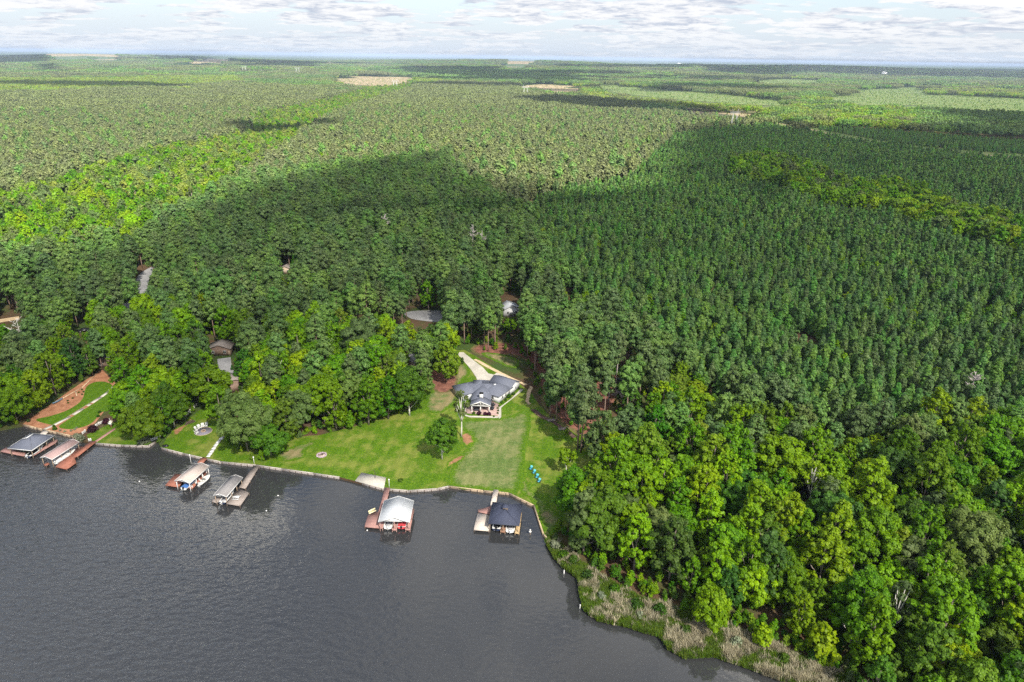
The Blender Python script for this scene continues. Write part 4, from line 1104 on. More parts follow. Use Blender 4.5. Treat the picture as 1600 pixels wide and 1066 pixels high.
sel = nearest(Pp, 290); m_ = np.zeros(len(Pp), bool); m_[sel] = True
for i in sel:
    sc_ = rng.uniform(.72, 1.22); kd_ = KY[rng.integers(0, 5)]; sz_ = ('small' if sc_ * kd_.H < 9.6 else 'tall' if sc_ * kd_.H > 11.6 else 'middling') + (' broad' if kd_.rad > 2.45 else ' narrow')
    add_tree('young_pine', kd_, (Pp[i][0], Pp[i][1], float(terrain(*Pp[i]))), rng.uniform(0, 6.28), sc_,
             sz_ + ' conical plantation pine ' + spot(*Pp[i]), 'young pine', sz_ + ' young pines in the front rows ' + spot(*Pp[i]))
Pr = Pp[~m_]; dr = np.hypot(Pr[:, 0], Pr[:, 1])
nearm = dr < 420
qq = np.where(nearm, rng.integers(0, 5, len(Pr)), 5 + rng.integers(0, 4, len(Pr))); cl = fbm(Pr[:, 0], Pr[:, 1], 56, 110, 3) + np.where(dr < 480, .25, 0)
qq = np.where((rng.uniform(size=len(Pr)) < .16) & (cl > .42), 9 + rng.integers(0, 2, len(Pr)), qq)
sz = np.clip(rng.normal(.94, .15, len(Pr)), .55, 1.3) * np.where(qq >= 9, .95, 1) + .10 * fbm(Pr[:, 0], Pr[:, 1], 57, 75, 2)
stuff('pine_plantation', Pr, qq, sz,
      [kd.joined('young_pine_sort_%02d' % j) for j, kd in enumerate(KY + KY_MID + [KB['bright yellow green'][4], KB['mid green'][4]])], 'rows of young pines filling the shaded plantation', 'pine plantation')

P = far_valley; P = P[~hides_field(P, 14, 4)]
stuff('valley_wood', P, rng.choice(8, len(P), p=[.20, .20, .10, .10, .06, .06, .14, .14]), rng.uniform(.7, 1.15, len(P)), [kd.joined('valley_sort_%02d' % j) for j, kd in enumerate(KB_MID)],
      'bright yellow green broadleaf trees winding along the valleys', 'broadleaf trees')
qs = proj(np.column_stack([P_strip, np.full(len(P_strip), 10.)]))
ws = np.where((rng.uniform(size=len(P_strip)) < np.where(qs[:, 0] > 1390, .45, .14)), 8 + rng.integers(0, 2, len(P_strip)), np.where(rng.uniform(size=len(P_strip)) < .86, rng.integers(0, 2, len(P_strip)), 6 + rng.integers(0, 2, len(P_strip))))
KB_DK = [Kind('broadleaf', *broadleaf(440 + i, 14 + 2 * i, 5.2 - i, .14, 'round', leaf=.9), M_BARK, LEAF['bright yellow green'], 14, 5) for i in range(2)]
stuff('hedgerow_wood', P_strip, ws, rng.uniform(.8, 1.35, len(P_strip)), [kd.joined('hedgerow_sort_%02d' % j) for j, kd in enumerate(KB_MID + KB_DK)], 'strip of green broadleaf trees crossing the plantation along a stream', 'broadleaf trees')
P_scrub = zone_points('scrub_pine', 5.5)
stuff('scrub_pines', P_scrub, rng.integers(0, 4, len(P_scrub)), rng.uniform(.5, .8, len(P_scrub)), [kd.joined('scrub_sort_%02d' % j) for j, kd in enumerate(KY_MID)],
      'low young pines above the power line corridor', 'pine plantation')

# the wide belt of older pines in the sun
BELT = Z([(-500, 150), (0, 143), (300, 140), (470, 138), (560, 143), (650, 134), (720, 126), (800, 140), (900, 152), (1000, 166), (1100, 180), (1200, 190), (1200, 200), (1105, 207), (1052, 214), (985, 277), (900, 294), (830, 305), (735, 290), (700, 245), (450, 272), (330, 302), (250, 345), (215, 378), (-500, 430)], 17)
lo, hi = BELT.min(0), BELT.max(0); hi[1] = min(hi[1], 2600)
gx, gy = np.meshgrid(np.arange(lo[0], hi[0], 6.6), np.arange(lo[1], hi[1], 6.6)); P = np.column_stack([gx.ravel(), gy.ravel()]); P += rng.uniform(-.42, .42, P.shape) * 6.6
P = P[inside(P, BELT)]; P = P[in_frame(P, 60, 15)]
for nm in taken:
    for q in ZONES[nm]: P = P[~inside(P, q)]
for q in BARE_POLYS: P = P[~inside(P, q)]
dd = np.hypot(P[:, 0], P[:, 1])
belt_far = dd > 1500
keep = ~belt_far
Pb = P[keep]; Pb = Pb[~hides_field(Pb, 17, 3)]
u_ = rng.uniform(size=len(Pb)); fb_ = fbm(Pb[:, 0], Pb[:, 1], 58, 160, 3)
qb = np.where(u_ < .10 + .12 * np.clip(fb_, 0, 1), 4 + rng.integers(0, 3, len(Pb)), rng.integers(0, 4, len(Pb))); qb = np.where(u_ > .982 - .03 * (fb_ > .6), 7 + rng.integers(0, 4, len(Pb)), qb)
stuff('pine_belt', Pb, qb, np.clip(rng.normal(.96, .12, len(Pb)), .6, 1.25) + .07 * fb_, [kd.joined('belt_sort_%02d' % j) for j, kd in enumerate(KP_MID + KPD_MID + KB_MID[:4])],
      'broad belt of olive pines lit by the sun', 'pine trees')

# undergrowth fills the floor of the woods
US = []
for zn, st in (('wood_right', 3.0), ('left_wood', 4.2), ('pine_center', 4.6)):
    q_ = jittered(ZONES[zn], st, .45, rng); q_ = q_[in_frame(q_, 20, 3)]; q_ = q_[np.hypot(q_[:, 0], q_[:, 1]) < 420]; q_ = q_[~blocked(q_, 3.5, 1.4)]; US.append(q_[inside(q_, LAND_POLY)])
# and thickens where the wood meets the reeds
q_ = jittered([wpoly([(870, 826), (900, 865), (950, 905), (1000, 928), (1055, 950), (1130, 976), (1230, 1016), (1330, 1070), (1340, 1050), (1235, 995), (1130, 958), (1050, 930), (950, 885), (890, 840)])], 1.8, .45, rng); US.append(q_)
P = np.vstack(US)
stuff('undergrowth', P, rng.choice(4, len(P), p=[.45, .2, .25, .1]), rng.uniform(.22, .46, len(P)), [KB[t][4].joined('undergrowth_sort_%d' % j) for j, t in enumerate(TONES)], 'low green undergrowth between the trunks of the woods', 'undergrowth')

FS = []
for q_ in FIELD_SHAPES + [wpoly(p_) for p_ in SCRUBS]:
    FS.append(jittered([q_ * 1.0], 16 if len(FS) < len(FIELD_SHAPES) else 11, .5, rng))
P = np.vstack(FS); P = P[rng.uniform(size=len(P)) < .55]
stuff('field_scrub', P, rng.choice(4, len(P), p=[.4, .25, .15, .2]), rng.uniform(.12, .5, len(P)), [KB[t][4].joined('field_scrub_sort_%d' % j) for j, t in enumerate(TONES)], 'scattered low bushes on the clearings', 'scrub')

# ---- far woods: stands of many trees, some thirty metres square
def stand(seed, n, side, kinds, leaf):
    g = np.random.default_rng(seed); Vs, Fs, Ts, mi, o = [], [], [], [], 0
    cells = int(math.ceil(math.sqrt(n))); c = side / cells
    for i in range(cells):
        for j in range(cells):
            x, y = (i + .5 + g.uniform(-.4, .4)) * c - side / 2, (j + .5 + g.uniform(-.4, .4)) * c - side / 2
            kind, H, r, mid = kinds[g.integers(len(kinds))]
            H *= g.uniform(.8, 1.12); npf = 7 if kind == 'b' else 6
            t = g.uniform(.25, 1, npf)
            a = g.uniform(0, 6.28, npf); q = r * (.6 * np.sqrt(1 - t * .75)); 
            pc = np.column_stack([x + q * np.cos(a), y + q * np.sin(a), H * (.35 + .58 * t)])
            V, F, tn = puffs_to_leaves(pc, np.full(npf, r * .55), 9, leaf, g, up=.6, flat=1.1)
            Vs.append(V); Fs.append(F + o); Ts.append(tn); mi += [mid] * len(F); o += len(V)
    return np.vstack(Vs), np.vstack(Fs), np.concatenate(Ts), mi

FAR_OLIVE = leaf_mat('needles_far_olive', (0.090, 0.118, 0.052), (0.165, 0.190, 0.092), trans=.3, hue=.008, val=.10, spec=.1)
FAR_MATS = [FAR_OLIVE, NEEDLE, LEAF['mid green'], LEAF_VALLEY]
def stands(prefix, side, n, leaf, k):
    out = []
    sets = [[('p', 19, 3.0, 0)], [('p', 20, 3.2, 1)], [('b', 15, 4.6, 2), ('b', 15, 4.6, 3)], [('b', 15, 4.5, 3), ('b', 14, 4.5, 3), ('b', 14, 4, 2)], [('p', 9, 2.6, 1)], [('p', 19, 3, 1), ('b', 15, 4.5, 2)]]
    for s, kinds in enumerate(sets):
        for v in range(k):
            V, F, T, mi = stand(700 + s * 10 + v + int(side), n, side, kinds, leaf)
            nm = '%s_%d%d' % (prefix, s, v)
            out.append(bpy.data.objects.new(nm, np_mesh(nm, V, F, FAR_MATS, mi, tint=T)))
    return out

def land_cover(P):
    """which sort of stand grows here: pines in blocks, broadleaf along the hollows, some young plantations"""
    x, y = P[:, 0], P[:, 1]
    a = fbm(x, y, 41, 700, 3); b = fbm(x * .8, y * 1.9, 42, 480, 3); c = fbm(x * .7, y * 1.7, 43, 1100, 3)
    s = np.where(c > .25, 1, 0)
    s = np.where(a > .40, 5, s); s = np.where(b > .45, 2, s); s = np.where(b > .72, 3, s); s = np.where(c < -.75, 4, s)
    return s

def px_of(P): return proj(np.column_stack([P, terrain(P[:, 0], P[:, 1]) + 14]))
MID = []
for r0, r1, side in ((1500, 3600, 30.0), (3600, 9500, 64.0)):
    pts = []
    ys = np.arange(600, r1, side)
    xs = np.arange(-r1 * .85, r1 * .85, side); gx, gy = np.meshgrid(xs, ys); P = np.column_stack([gx.ravel(), gy.ravel()]); P += rng.uniform(-.15, .15, P.shape) * side
    d = np.hypot(P[:, 0], P[:, 1]) ; P = P[(d < r1)]; P = P[in_frame(P, 40, 10)]
    d = np.hypot(P[:, 0], P[:, 1])
    if r0 == 1500:
        near = d <= r0
        inz = np.zeros(len(P), bool)
        for nm in taken:
            for q in ZONES[nm]: inz |= inside(P, q)
        inz |= inside(P, BELT) & near
        north = P[:, 1] > 560
        P = P[~inz & north & (~near | (px_of(P)[:, 1] < 205))]
    else: P = P[d > r0]
    for q in BARE_POLYS + [wpoly(q_, 4) for q_ in [[(1170, 128), (1230, 126), (1290, 128), (1270, 131), (1200, 133)], [(1440, 152), (1520, 156), (1620, 164), (1720, 170), (1720, 178), (1600, 175), (1500, 171), (1440, 163)], [(1330, 142), (1380, 139), (1440, 138), (1450, 145), (1390, 148)]]]:
        P = P[~inside(P, q)]
    P = P[~hides_field(P, 17, 4)]
    s = land_cover(P); q = px_of(P)
    inb = inside(P, BELT); s[inb] = 0
    def band(poly, val, prob=1.0):
        m = inside(q[:, :2], np.array(poly, float)) & (rng.uniform(size=len(P)) < prob); s[m] = val
    band([(-50, 122), (150, 122), (370, 116), (380, 128), (200, 138), (-50, 146)], 3)
    band([(640, 118), (720, 116), (735, 125), (650, 130)], 3)
    band([(890, 137), (1000, 142), (1130, 152), (1240, 165), (1300, 172), (1300, 196), (1180, 182), (1060, 170), (900, 148)], 3, .75)
    band([(1300, 165), (1440, 160), (1440, 195), (1300, 192)], 2, .8)
    band([(1440, 180), (1700, 180), (1700, 216), (1440, 205)], 1)
    band([(1440, 130), (1700, 140), (1700, 160), (1440, 148)], 3, .6)
    band([(560, 108), (920, 112), (920, 134), (700, 126)], 1, .8)
    if r0 == 1500:
        P = P[s >= 0]
        kk = 2; which = s * kk + rng.integers(0, kk, len(s))
        stuff('far_woods', P, which, rng.uniform(.85, 1.15, len(P)), stands('stand_near', 30.0, 30, 1.5, 2), 'patchwork of far pine blocks and yellow green hollows', 'far woods')
    else:
        kk = 2; which = s * kk + rng.integers(0, kk, len(s))
        stuff('distant_woods', P, which, rng.uniform(.8, 1.25, len(P)), stands('stand_far', 64.0, 81, 2.6, 2), 'blue hazy woods fading towards the horizon', 'far woods')
# ================================================================== SEAWALLS, DOCKS, BOATS
def deck_mat(name, a, b, plank=0.16):
    m = bpy.data.materials.new(name); m.use_nodes = True
    k = NT(m.node_tree); bs = k.n['Principled BSDF']
    uv = k.node('ShaderNodeTexCoord').outputs['Object']
    x, y, z = k.sep(uv)
    row = k.math('FLOOR', k.math('DIVIDE', y, plank))
    wn = k.node('ShaderNodeTexWhiteNoise', noise_dimensions='1D'); k.l.new(row, wn.inputs['W'])
    fr = k.math('FRACT', k.math('DIVIDE', y, plank))
    gap = k.smooth(fr, 0.0, 0.10)
    big = k.noise(uv, 0.7, 4, .6)
    c = k.mix(k.math('ADD', k.math('MULTIPLY', wn.outputs['Value'], .45), k.math('MULTIPLY', big, .55)), a, b)
    k.l.new(k.mix(gap, (a[0] * .3, a[1] * .3, a[2] * .3), c), bs.inputs['Base Color'])
    bs.inputs['Roughness'].default_value = .8; bs.inputs['Specular IOR Level'].default_value = .2
    MATS[name] = m; return m

def roof_mat(name, a, b, course=0.22, seam=None, rough=.75):
    """shingle courses (or standing seams) run by the roof's own slope"""
    m = bpy.data.materials.new(name); m.use_nodes = True
    k = NT(m.node_tree); bs = k.n['Principled BSDF']
    uv = k.node('ShaderNodeTexCoord').outputs['Object']; x, y, z = k.sep(uv)
    n = k.noise(uv, 1.1, 5, .65); n2 = k.noise(uv, .25, 4, .6)
    c = k.mix(k.math('ADD', k.math('MULTIPLY', n, .5), k.math('MULTIPLY', n2, .5)), a, b)
    if seam:
        fr = k.math('ABSOLUTE', k.math('SUBTRACT', k.math('FRACT', k.math('DIVIDE', y, seam)), .5))
        ln = k.smooth(fr, .47, .5)
        h = ln
    else:
        fr = k.math('FRACT', k.math('DIVIDE', z, course * .35))
        ln = k.smooth(fr, .8, 1.0); h = fr
    c = k.mix(k.math('MULTIPLY', ln, .35), c, (a[0] * .45, a[1] * .45, a[2] * .45))
    k.l.new(c, bs.inputs['Base Color']); bs.inputs['Roughness'].default_value = rough; bs.inputs['Specular IOR Level'].default_value = .3
    bp = k.node('ShaderNodeBump'); bp.inputs['Strength'].default_value = .3; bp.inputs['Distance'].default_value = .03
    k.l.new(h, bp.inputs['Height']); k.l.new(bp.outputs[0], bs.inputs['Normal'])
    MATS[name] = m; return m

W_WHITE = mat('white_paint', (0.66, 0.66, 0.655), .5, .4, noise=(.8, .06))
W_TIMBER = mat('weathered_timber', (0.30, 0.23, 0.17), .85, .2, noise=(2, .35))
W_DARK = mat('dark_timber', (0.10, 0.075, 0.06), .85, .2, noise=(2, .3))
W_TAN = mat('tan_cap', (0.46, 0.36, 0.24), .8, .2, noise=(1.2, .3))
W_GREYCAP = mat('grey_concrete_cap', (0.40, 0.37, 0.33), .85, .2, noise=(.8, .25))
W_BLACK = mat('black_gloss', (0.012, 0.012, 0.014), .25, .5)
W_GLASS = mat('dark_glass', (0.02, 0.025, 0.03), .06, .6)
W_STONE = mat('field_stone', (0.28, 0.25, 0.24), .9, .2, noise=(3, .4))
D_RED = deck_mat('red_stained_deck', (0.20, 0.075, 0.05), (0.40, 0.17, 0.12))
D_ROSE = deck_mat('faded_red_deck', (0.24, 0.12, 0.11), (0.42, 0.25, 0.22))
D_GREY = deck_mat('grey_deck', (0.20, 0.165, 0.15), (0.38, 0.33, 0.30))
D_PALE = deck_mat('pale_deck', (0.42, 0.36, 0.31), (0.62, 0.55, 0.49))
R_NAVY = roof_mat('slate_blue_shingles', (0.085, 0.094, 0.130), (0.155, 0.170, 0.215))
R_NAVY2 = roof_mat('navy_shingles', (0.030, 0.036, 0.066), (0.056, 0.066, 0.105))
R_WHITE = roof_mat('white_metal_roof', (0.36, 0.38, 0.41), (0.50, 0.52, 0.55), seam=.9, rough=.4)
R_ROSE = roof_mat('rose_brown_metal_roof', (0.30, 0.20, 0.19), (0.38, 0.27, 0.26), seam=.8, rough=.5)
R_TAN = roof_mat('weathered_tan_shingles', (0.36, 0.30, 0.27), (0.54, 0.47, 0.43))
R_OLD = roof_mat('old_brown_grey_shingles', (0.17, 0.145, 0.13), (0.29, 0.255, 0.235))
R_GREY = roof_mat('grey_shingles', (0.17, 0.16, 0.165), (0.29, 0.28, 0.28))

def seawall(i0, i1, cap, face, label, depth=.35):
    pts = [Vector((*SHORE[i], 0)) for i in range(i0, i1 + 1)]
    r = empty('seawall', pts[0], label, 'seawall', 'seawalls along the lake edge')
    o = pts[0]
    a, b, c = MB(), MB(), MB()
    for p, q in zip(pts, pts[1:]):
        d = (q - p); L = d.length; d.normalize(); nrm = Vector((d.y, -d.x, 0)); yaw = math.atan2(d.y, d.x)
        m = (p + q) / 2 - o
        a.box(m + nrm * .06 + Vector((0, 0, .10)), (L + .06, .12, 1.1), yaw)
        b.box(m - nrm * .02 + Vector((0, 0, .70)), (L + .16, depth, .10), yaw)
        for t in np.arange(.6, L, 2.0):
            c.box(p - o + d * t + nrm * .19 + Vector((0, 0, .05)), (.18, .14, 1.2), yaw)
    a.build('wall_panel', face, r); b.build('cap', cap, r)
    f = c.build('support_posts', W_DARK, r); f['kind'] = 'stuff'
seawall(1, 6, W_TAN, W_TIMBER, 'tan capped timber seawall along the clay garden')
seawall(7, 10, W_GREYCAP, W_STONE, 'grey stone seawall below the small lawn with the white fence')
seawall(12, 19, W_GREYCAP, W_STONE, 'long grey seawall from the fire pit lawn to the concrete pad')
seawall(20, 24, W_GREYCAP, W_STONE, 'grey seawall between the concrete pad and the tan timber stretch')
seawall(24, 29, W_TAN, W_TIMBER, 'tan timber seawall bending round the corner by the navy boathouse')

def rect_fit(fl, fr, bl, z):
    A, B, C = at(*fl, z), at(*fr, z), at(*bl, z)
    u = (C - A); w = (B - A)
    yl = math.atan2(u.y, u.x) - math.pi / 2; yw = math.atan2(w.y, w.x)
    yaw = (yl + yw) / 2
    return A + w / 2, yaw, w.length, u.length       # middle of the front eave, heading, width, length

def slab(mb_name, px, z, thick, m, parent, origin, yaw):
    """a deck from its traced outline, in the thing's own axes"""
    M = Matrix.Rotation(-yaw, 3, 'Z')
    P = [M @ (at(a, b, z) - origin) for a, b in px]
    b = MB().prism([(p.x, p.y) for p in P], z - thick - origin.z, z - origin.z)
    o = b.build(mb_name, m, parent)
    # pilings down to the lake bed along the outline
    n = len(P); pb = []
    for p, q in zip(P, P[1:] + P[:1]):
        L = (q - p).length; k = max(1, int(L / 3.2))
        for i in range(k):
            s = p.lerp(q, i / k); c = sum(P, Vector()) / n; s = s + (c - s).normalized() * .15
            pb.append(s)
    for s in pb:
        g = MB().tube([(s.x, s.y, -1.0 - origin.z), (s.x, s.y, z + .02 - origin.z)], .13, 6).build('piling', W_DARK, o)
    return o

def gable_roof(w, l, rise, over, th, hip=0.0, ridge_trim=False):
    """roof body round the origin: front eave at y=0, runs to y=l, eaves at z=0"""
    b = MB(); hw = w / 2 + over; y0, y1 = -over, l + over; k = hip
    top = [(-hw, y0, 0), (hw, y0, 0), (hw, y1, 0), (-hw, y1, 0), (0, y0 + k, rise), (0, y1 - k, rise)]
    low = [(x, y, z - th) for x, y, z in top]
    v = top + low
    f = [(1, 2, 5, 4), (3, 0, 4, 5), (7, 10, 11, 8), (9, 11, 10, 6), (1, 7, 8, 2), (3, 9, 6, 0)]
    if hip > 0: f += [(0, 1, 4), (2, 3, 5), (6, 10, 7), (8, 11, 9), (0, 6, 7, 1), (2, 8, 9, 3)]
    else: f += [(0, 6, 10, 4), (4, 10, 7, 1), (2, 8, 11, 5), (5, 11, 9, 3)]
    return b.add(v, f)

def boathouse(label, fl, fr, bl, eave, rise, roof, trim, decks, fingers, hip=0.0, posts=4, rows=(0, 1), post_mat=None, extra=None, gable=True, over=.25):
    mid, yaw, w, l = rect_fit(fl, fr, bl, eave)
    o = Vector((mid.x, mid.y, 0))
    r = empty('boathouse', o, label, 'boathouse', None, yaw)
    rf = gable_roof(w - 2 * over, l - 2 * over, rise, over, .14, hip).build('roof', roof, r); rf.location = (0, over, eave)
    fa = MB(); hw = w / 2
    for x in (-hw - .03, hw + .03): fa.box((x, l / 2, eave - .10), (.06, l + .02, .24))
    if hip > 0:
        for y in (-.03, l + .03): fa.box((0, y, eave - .10), (w + .12, .06, .24))
    else:
        for y in (-.03, l + .03):
            for s in (-1, 1): fa.bar((s * (hw + .02), y, eave - .08), (0, y, eave + rise - .06), .06, .22)
    fa.build('fascia', trim, r)
    if gable and hip == 0:
        g = MB()
        for y in (.35, l - .35): g.add([(-hw + .3, y - .05, eave - .1), (hw - .3, y - .05, eave - .1), (0, y - .05, eave + rise - .32), (-hw + .3, y + .05, eave - .1), (hw - .3, y + .05, eave - .1), (0, y + .05, eave + rise - .32)],
                                    [(0, 1, 2), (5, 4, 3), (0, 3, 4, 1), (1, 4, 5, 2), (2, 5, 3, 0)])
        g.build('gable_panel', trim, r)
    if hip > 0:
        hb = MB(); q = hw
        for s in (-1, 1): hb.bar((s * hw, 0, eave + .02), (0, hip, eave + rise + .03), .22, .05)
        for s in (-1, 1): hb.bar((s * hw, l, eave + .02), (0, l - hip, eave + rise + .03), .22, .05)
        hb.build('hip_ridge', roof, r)
    pm = post_mat or trim
    for t in rows:
        x = -hw + .35 + t * (w - .7)
        for i in range(posts):
            y = .3 + i * (l - .6) / (posts - 1)
            MB().box((x, y, (eave - .6) / 2 - .1), (.17, .17, eave + .6)).build('post', pm, r)
    bm_ = MB()
    for t in rows: bm_.box((-hw + .35 + t * (w - .7), l / 2, eave - .28), (.12, l - .3, .2))
    bm_.build('beam', pm, r)
    for nm, px, z, m in decks: slab(nm, px, z, .22, m, r, o, yaw)
    for t, wd, m, y0, y1 in fingers:
        x = -hw + t * w
        f = MB().box((0, 0, 0), (wd, (y1 - y0) * l, .2)).build('finger_dock', m, r); f.location = (x, (y0 + y1) / 2 * l, .72)
        for s in (-1, 1):
            for i in range(3): MB().tube([(s * (wd / 2 - .1), (i - 1) * .46 * (y1 - y0) * l, -1.6), (s * (wd / 2 - .1), (i - 1) * .46 * (y1 - y0) * l, .35)], .11, 6).build('piling', pm if i == 0 else W_DARK, f)
    return r, o, yaw, w, l

bhA = boathouse('slate blue hip roofed boathouse standing by the clay garden', (12.2, 700), (48.8, 704.3), (47.8, 676.6), 2.9, 2.0, R_NAVY, W_WHITE,
    [('deck', [(0, 705.5), (9, 699), (14, 701.5), (40, 706.8), (38.5, 713)], .75, D_ROSE), ('deck', [(50.5, 713), (87, 692), (90, 687.5), (86, 686), (49, 707.5)], .75, D_ROSE),
     ('walkway', [(62, 679), (70, 680), (76, 674), (68, 671.5)], .76, D_PALE)], [], hip=4.6, post_mat=W_TIMBER)
bhB = boathouse('narrow rose brown metal roofed boathouse beside a red deck', (62.8, 715), (80.7, 718.3), (105, 687.8), 3.0, .75, R_ROSE, W_WHITE,
    [('deck', [(86.3, 729.5), (104.1, 733.3), (119.1, 723), (116.5, 716), (137, 700), (124, 697), (108, 708)], .75, D_RED), ('walkway', [(113, 713.5), (121, 713.5), (151, 690), (142, 688.5)], .78, D_RED),
     ('deck', [(68, 726), (72, 728), (78, 724), (74, 722)], .75, D_RED)], [], post_mat=W_TIMBER)
bhC = boathouse('weathered tan roofed boathouse between two red decks', (273.7, 750.6), (295.1, 756.2), (299.6, 723.6), 3.1, .8, R_TAN, W_WHITE,
    [('deck', [(258, 758.3), (279.4, 761), (286, 751), (284, 741), (273.7, 740.5)], .75, D_RED), ('deck', [(292.9, 762), (300.2, 763.8), (325.5, 737), (317.6, 736)], .75, D_RED),
     ('walkway', [(308, 722.5), (315, 725.5), (324, 716), (317, 714)], .78, D_RED)], [])
bhD = boathouse('grey shingled boathouse beside a wide grey deck', (333.4, 774.2), (353.6, 776.5), (357.5, 744.4), 3.1, .75, R_GREY, W_WHITE,
    [('deck', [(353.6, 787), (375, 790.5), (389.6, 770), (372, 763)], .75, D_GREY), ('deck', [(330.6, 783.5), (339.4, 786.2), (346, 778), (337, 775)], .75, D_GREY),
     ('walkway', [(396, 727.5), (405.5, 728.5), (383.5, 763.5), (373.5, 761.5)], .78, D_GREY)], [], post_mat=W_TIMBER)
bhE = boathouse('large white metal roofed boathouse with two boat slips', (591, 815.8), (639.7, 816.2), (599.9, 782.4), 3.2, 1.5, R_WHITE, W_WHITE,
    [('deck', [(569.5, 823.2), (593, 825.3), (594, 802), (587.2, 799), (575, 804.7)], .75, D_ROSE), ('walkway', [(601, 761.5), (609.5, 762.5), (605, 781), (597.5, 803), (591, 800), (596.5, 781)], .78, D_ROSE)],
    [(.5, 1.25, D_ROSE, -.02, .9), (.93, 1.3, D_ROSE, -.02, .95), (.06, .9, D_ROSE, .05, .95)], rows=(0, .5, 1), post_mat=mat('rose_posts', (.42, .27, .24), .8, .2))
bhF = boathouse('navy hip roofed boathouse with cupola in the seawall corner', (763, 817.9), (811.5, 821), (770.2, 784.9), 3.1, 2.1, R_NAVY2, mat('navy_trim', (.06, .07, .10), .6, .3),
    [('deck', [(740, 828), (764.2, 829.6), (764.5, 804.5), (746, 802)], .75, D_PALE), ('deck', [(746.8, 799.8), (747, 796), (758, 793.5), (767, 790.5), (766, 803.5)], .9, D_ROSE),
     ('walkway', [(771.3, 765), (779, 765.5), (775.2, 787), (765.5, 792)], .78, D_PALE)],
    [(.47, 1.35, mat('brown_finger', (.22, .12, .08), .8, .2, noise=(2, .3)), -.03, .9), (.93, 1.2, mat('tan_finger', (.42, .30, .16), .8, .2, noise=(2, .3)), -.04, .95)], hip=3.6, rows=(0, .47, 1), post_mat=W_TIMBER)
cu = MB().box((0, 0, .3), (1.3, 1.5, .6)).build('cupola', W_TIMBER, bhF[0]); cu.location = (0, bhF[4] * .48, 5.0)
gable_roof(1.4, 1.5, .4, .15, .06, .8).build('cupola_roof', R_NAVY2, cu).location = (0, -.75, .62)
cu = MB().box((0, 0, .3), (.35, 2.6, .14)).box((-.75, -1.25, .12), (1.5, .28, .12), 0, 0, -.35).build('ridge_vent', W_WHITE, bhA[0]); cu.location = (0, bhA[4] * .5, 4.6)

def make_boat(label, loc, yaw, L, W, hull_m, inner_m, kind='bow', cover=None, z=.0, name='boat'):
    r = empty(name, (loc.x, loc.y, z), label, 'boat', None, yaw)     # bow towards +Y
    N = 9; vs = []; fs = []
    for i in range(N):
        t = i / (N - 1); y = (t - .5) * L
        hw = W / 2 * (1 if t < .5 else math.cos((t - .5) / .5 * 1.45) ** .7) * (.92 if t < .1 else 1)
        sheer = .55 + .35 * max(0, t - .4) ** 1.5; kl = -.15 + .35 * max(0, t - .7) * 2
        vs += [(-hw, y, sheer), (-hw * .82, y, .12 + kl * .4), (0, y, kl), (hw * .82, y, .12 + kl * .4), (hw, y, sheer)]
    for i in range(N - 1):
        for j in range(4):
            a = i * 5 + j; fs.append((a, a + 5, a + 6, a + 1))
    fs.append((4, 3, 2, 1, 0))
    b = MB().add(vs, fs); b.build('hull', hull_m, r, True)
    # deck rim and the sunk cockpit
    dk = MB(); v = []; f = []
    for i in range(N):
        t = i / (N - 1); y = (t - .5) * L
        hw = vs[i * 5 + 4][0]; sh = vs[i * 5][2] + .01; q = hw * (.72 if .08 < t < .62 else .05)
        v += [(-hw, y, sh), (-q, y, sh + .03), (q, y, sh + .03), (hw, y, sh)]
    for i in range(N - 1):
        a = i * 4; f += [(a, a + 1, a + 5, a + 4), (a + 2, a + 3, a + 7, a + 6)]
    dk.add(v, f).build('deck', W_WHITE if hull_m is not W_WHITE else mat('cream_deck', (.70, .69, .66), .4, .4), r)
    MB().box((0, -.16 * L, .32), (W * .74, L * .52, .1)).build('cockpit_floor', inner_m, r)
    for s in (-1, 1): MB().box((s * W * .22, -.10 * L, .52), (.5, .5, .35)).box((s * W * .22, -.10 * L - .25, .72), (.5, .12, .5)).build('seat', inner_m if cover is None else W_WHITE, r)
    MB().box((0, -.36 * L, .52), (W * .62, .55, .35)).build('rear_bench', inner_m if cover is None else W_WHITE, r)
    MB().add([(-W * .34, .06 * L, .65), (W * .34, .06 * L, .65), (W * .26, .0 * L, 1.05), (-W * .26, .0 * L, 1.05), (-W * .34, .07 * L, .65), (W * .34, .07 * L, .65), (W * .26, .01 * L, 1.05), (-W * .26, .01 * L, 1.05)],
             [(0, 1, 2, 3), (7, 6, 5, 4), (0, 4, 5, 1), (1, 5, 6, 2), (2, 6, 7, 3), (3, 7, 4, 0)]).build('windscreen', W_GLASS, r)
    m_ = MB(); m_.box((0, -L / 2 - .22, .75), (.34, .42, .5)); m_.box((0, -L / 2 - .25, .15), (.14, .2, .9)); m_.build('outboard_motor', W_WHITE if kind == 'white' else W_BLACK, r)
    if cover is not None:
        c = MB(); c.add([(-W * .45, -.48 * L, .66), (W * .45, -.48 * L, .66), (W * .42, .2 * L, .72), (-W * .42, .2 * L, .72), (0, -.40 * L, 1.0), (0, .1 * L, 1.12)],
              [(0, 1, 4), (1, 2, 5, 4), (2, 3, 5), (3, 0, 4, 5)]); c.build('cover', cover, r)
    return r

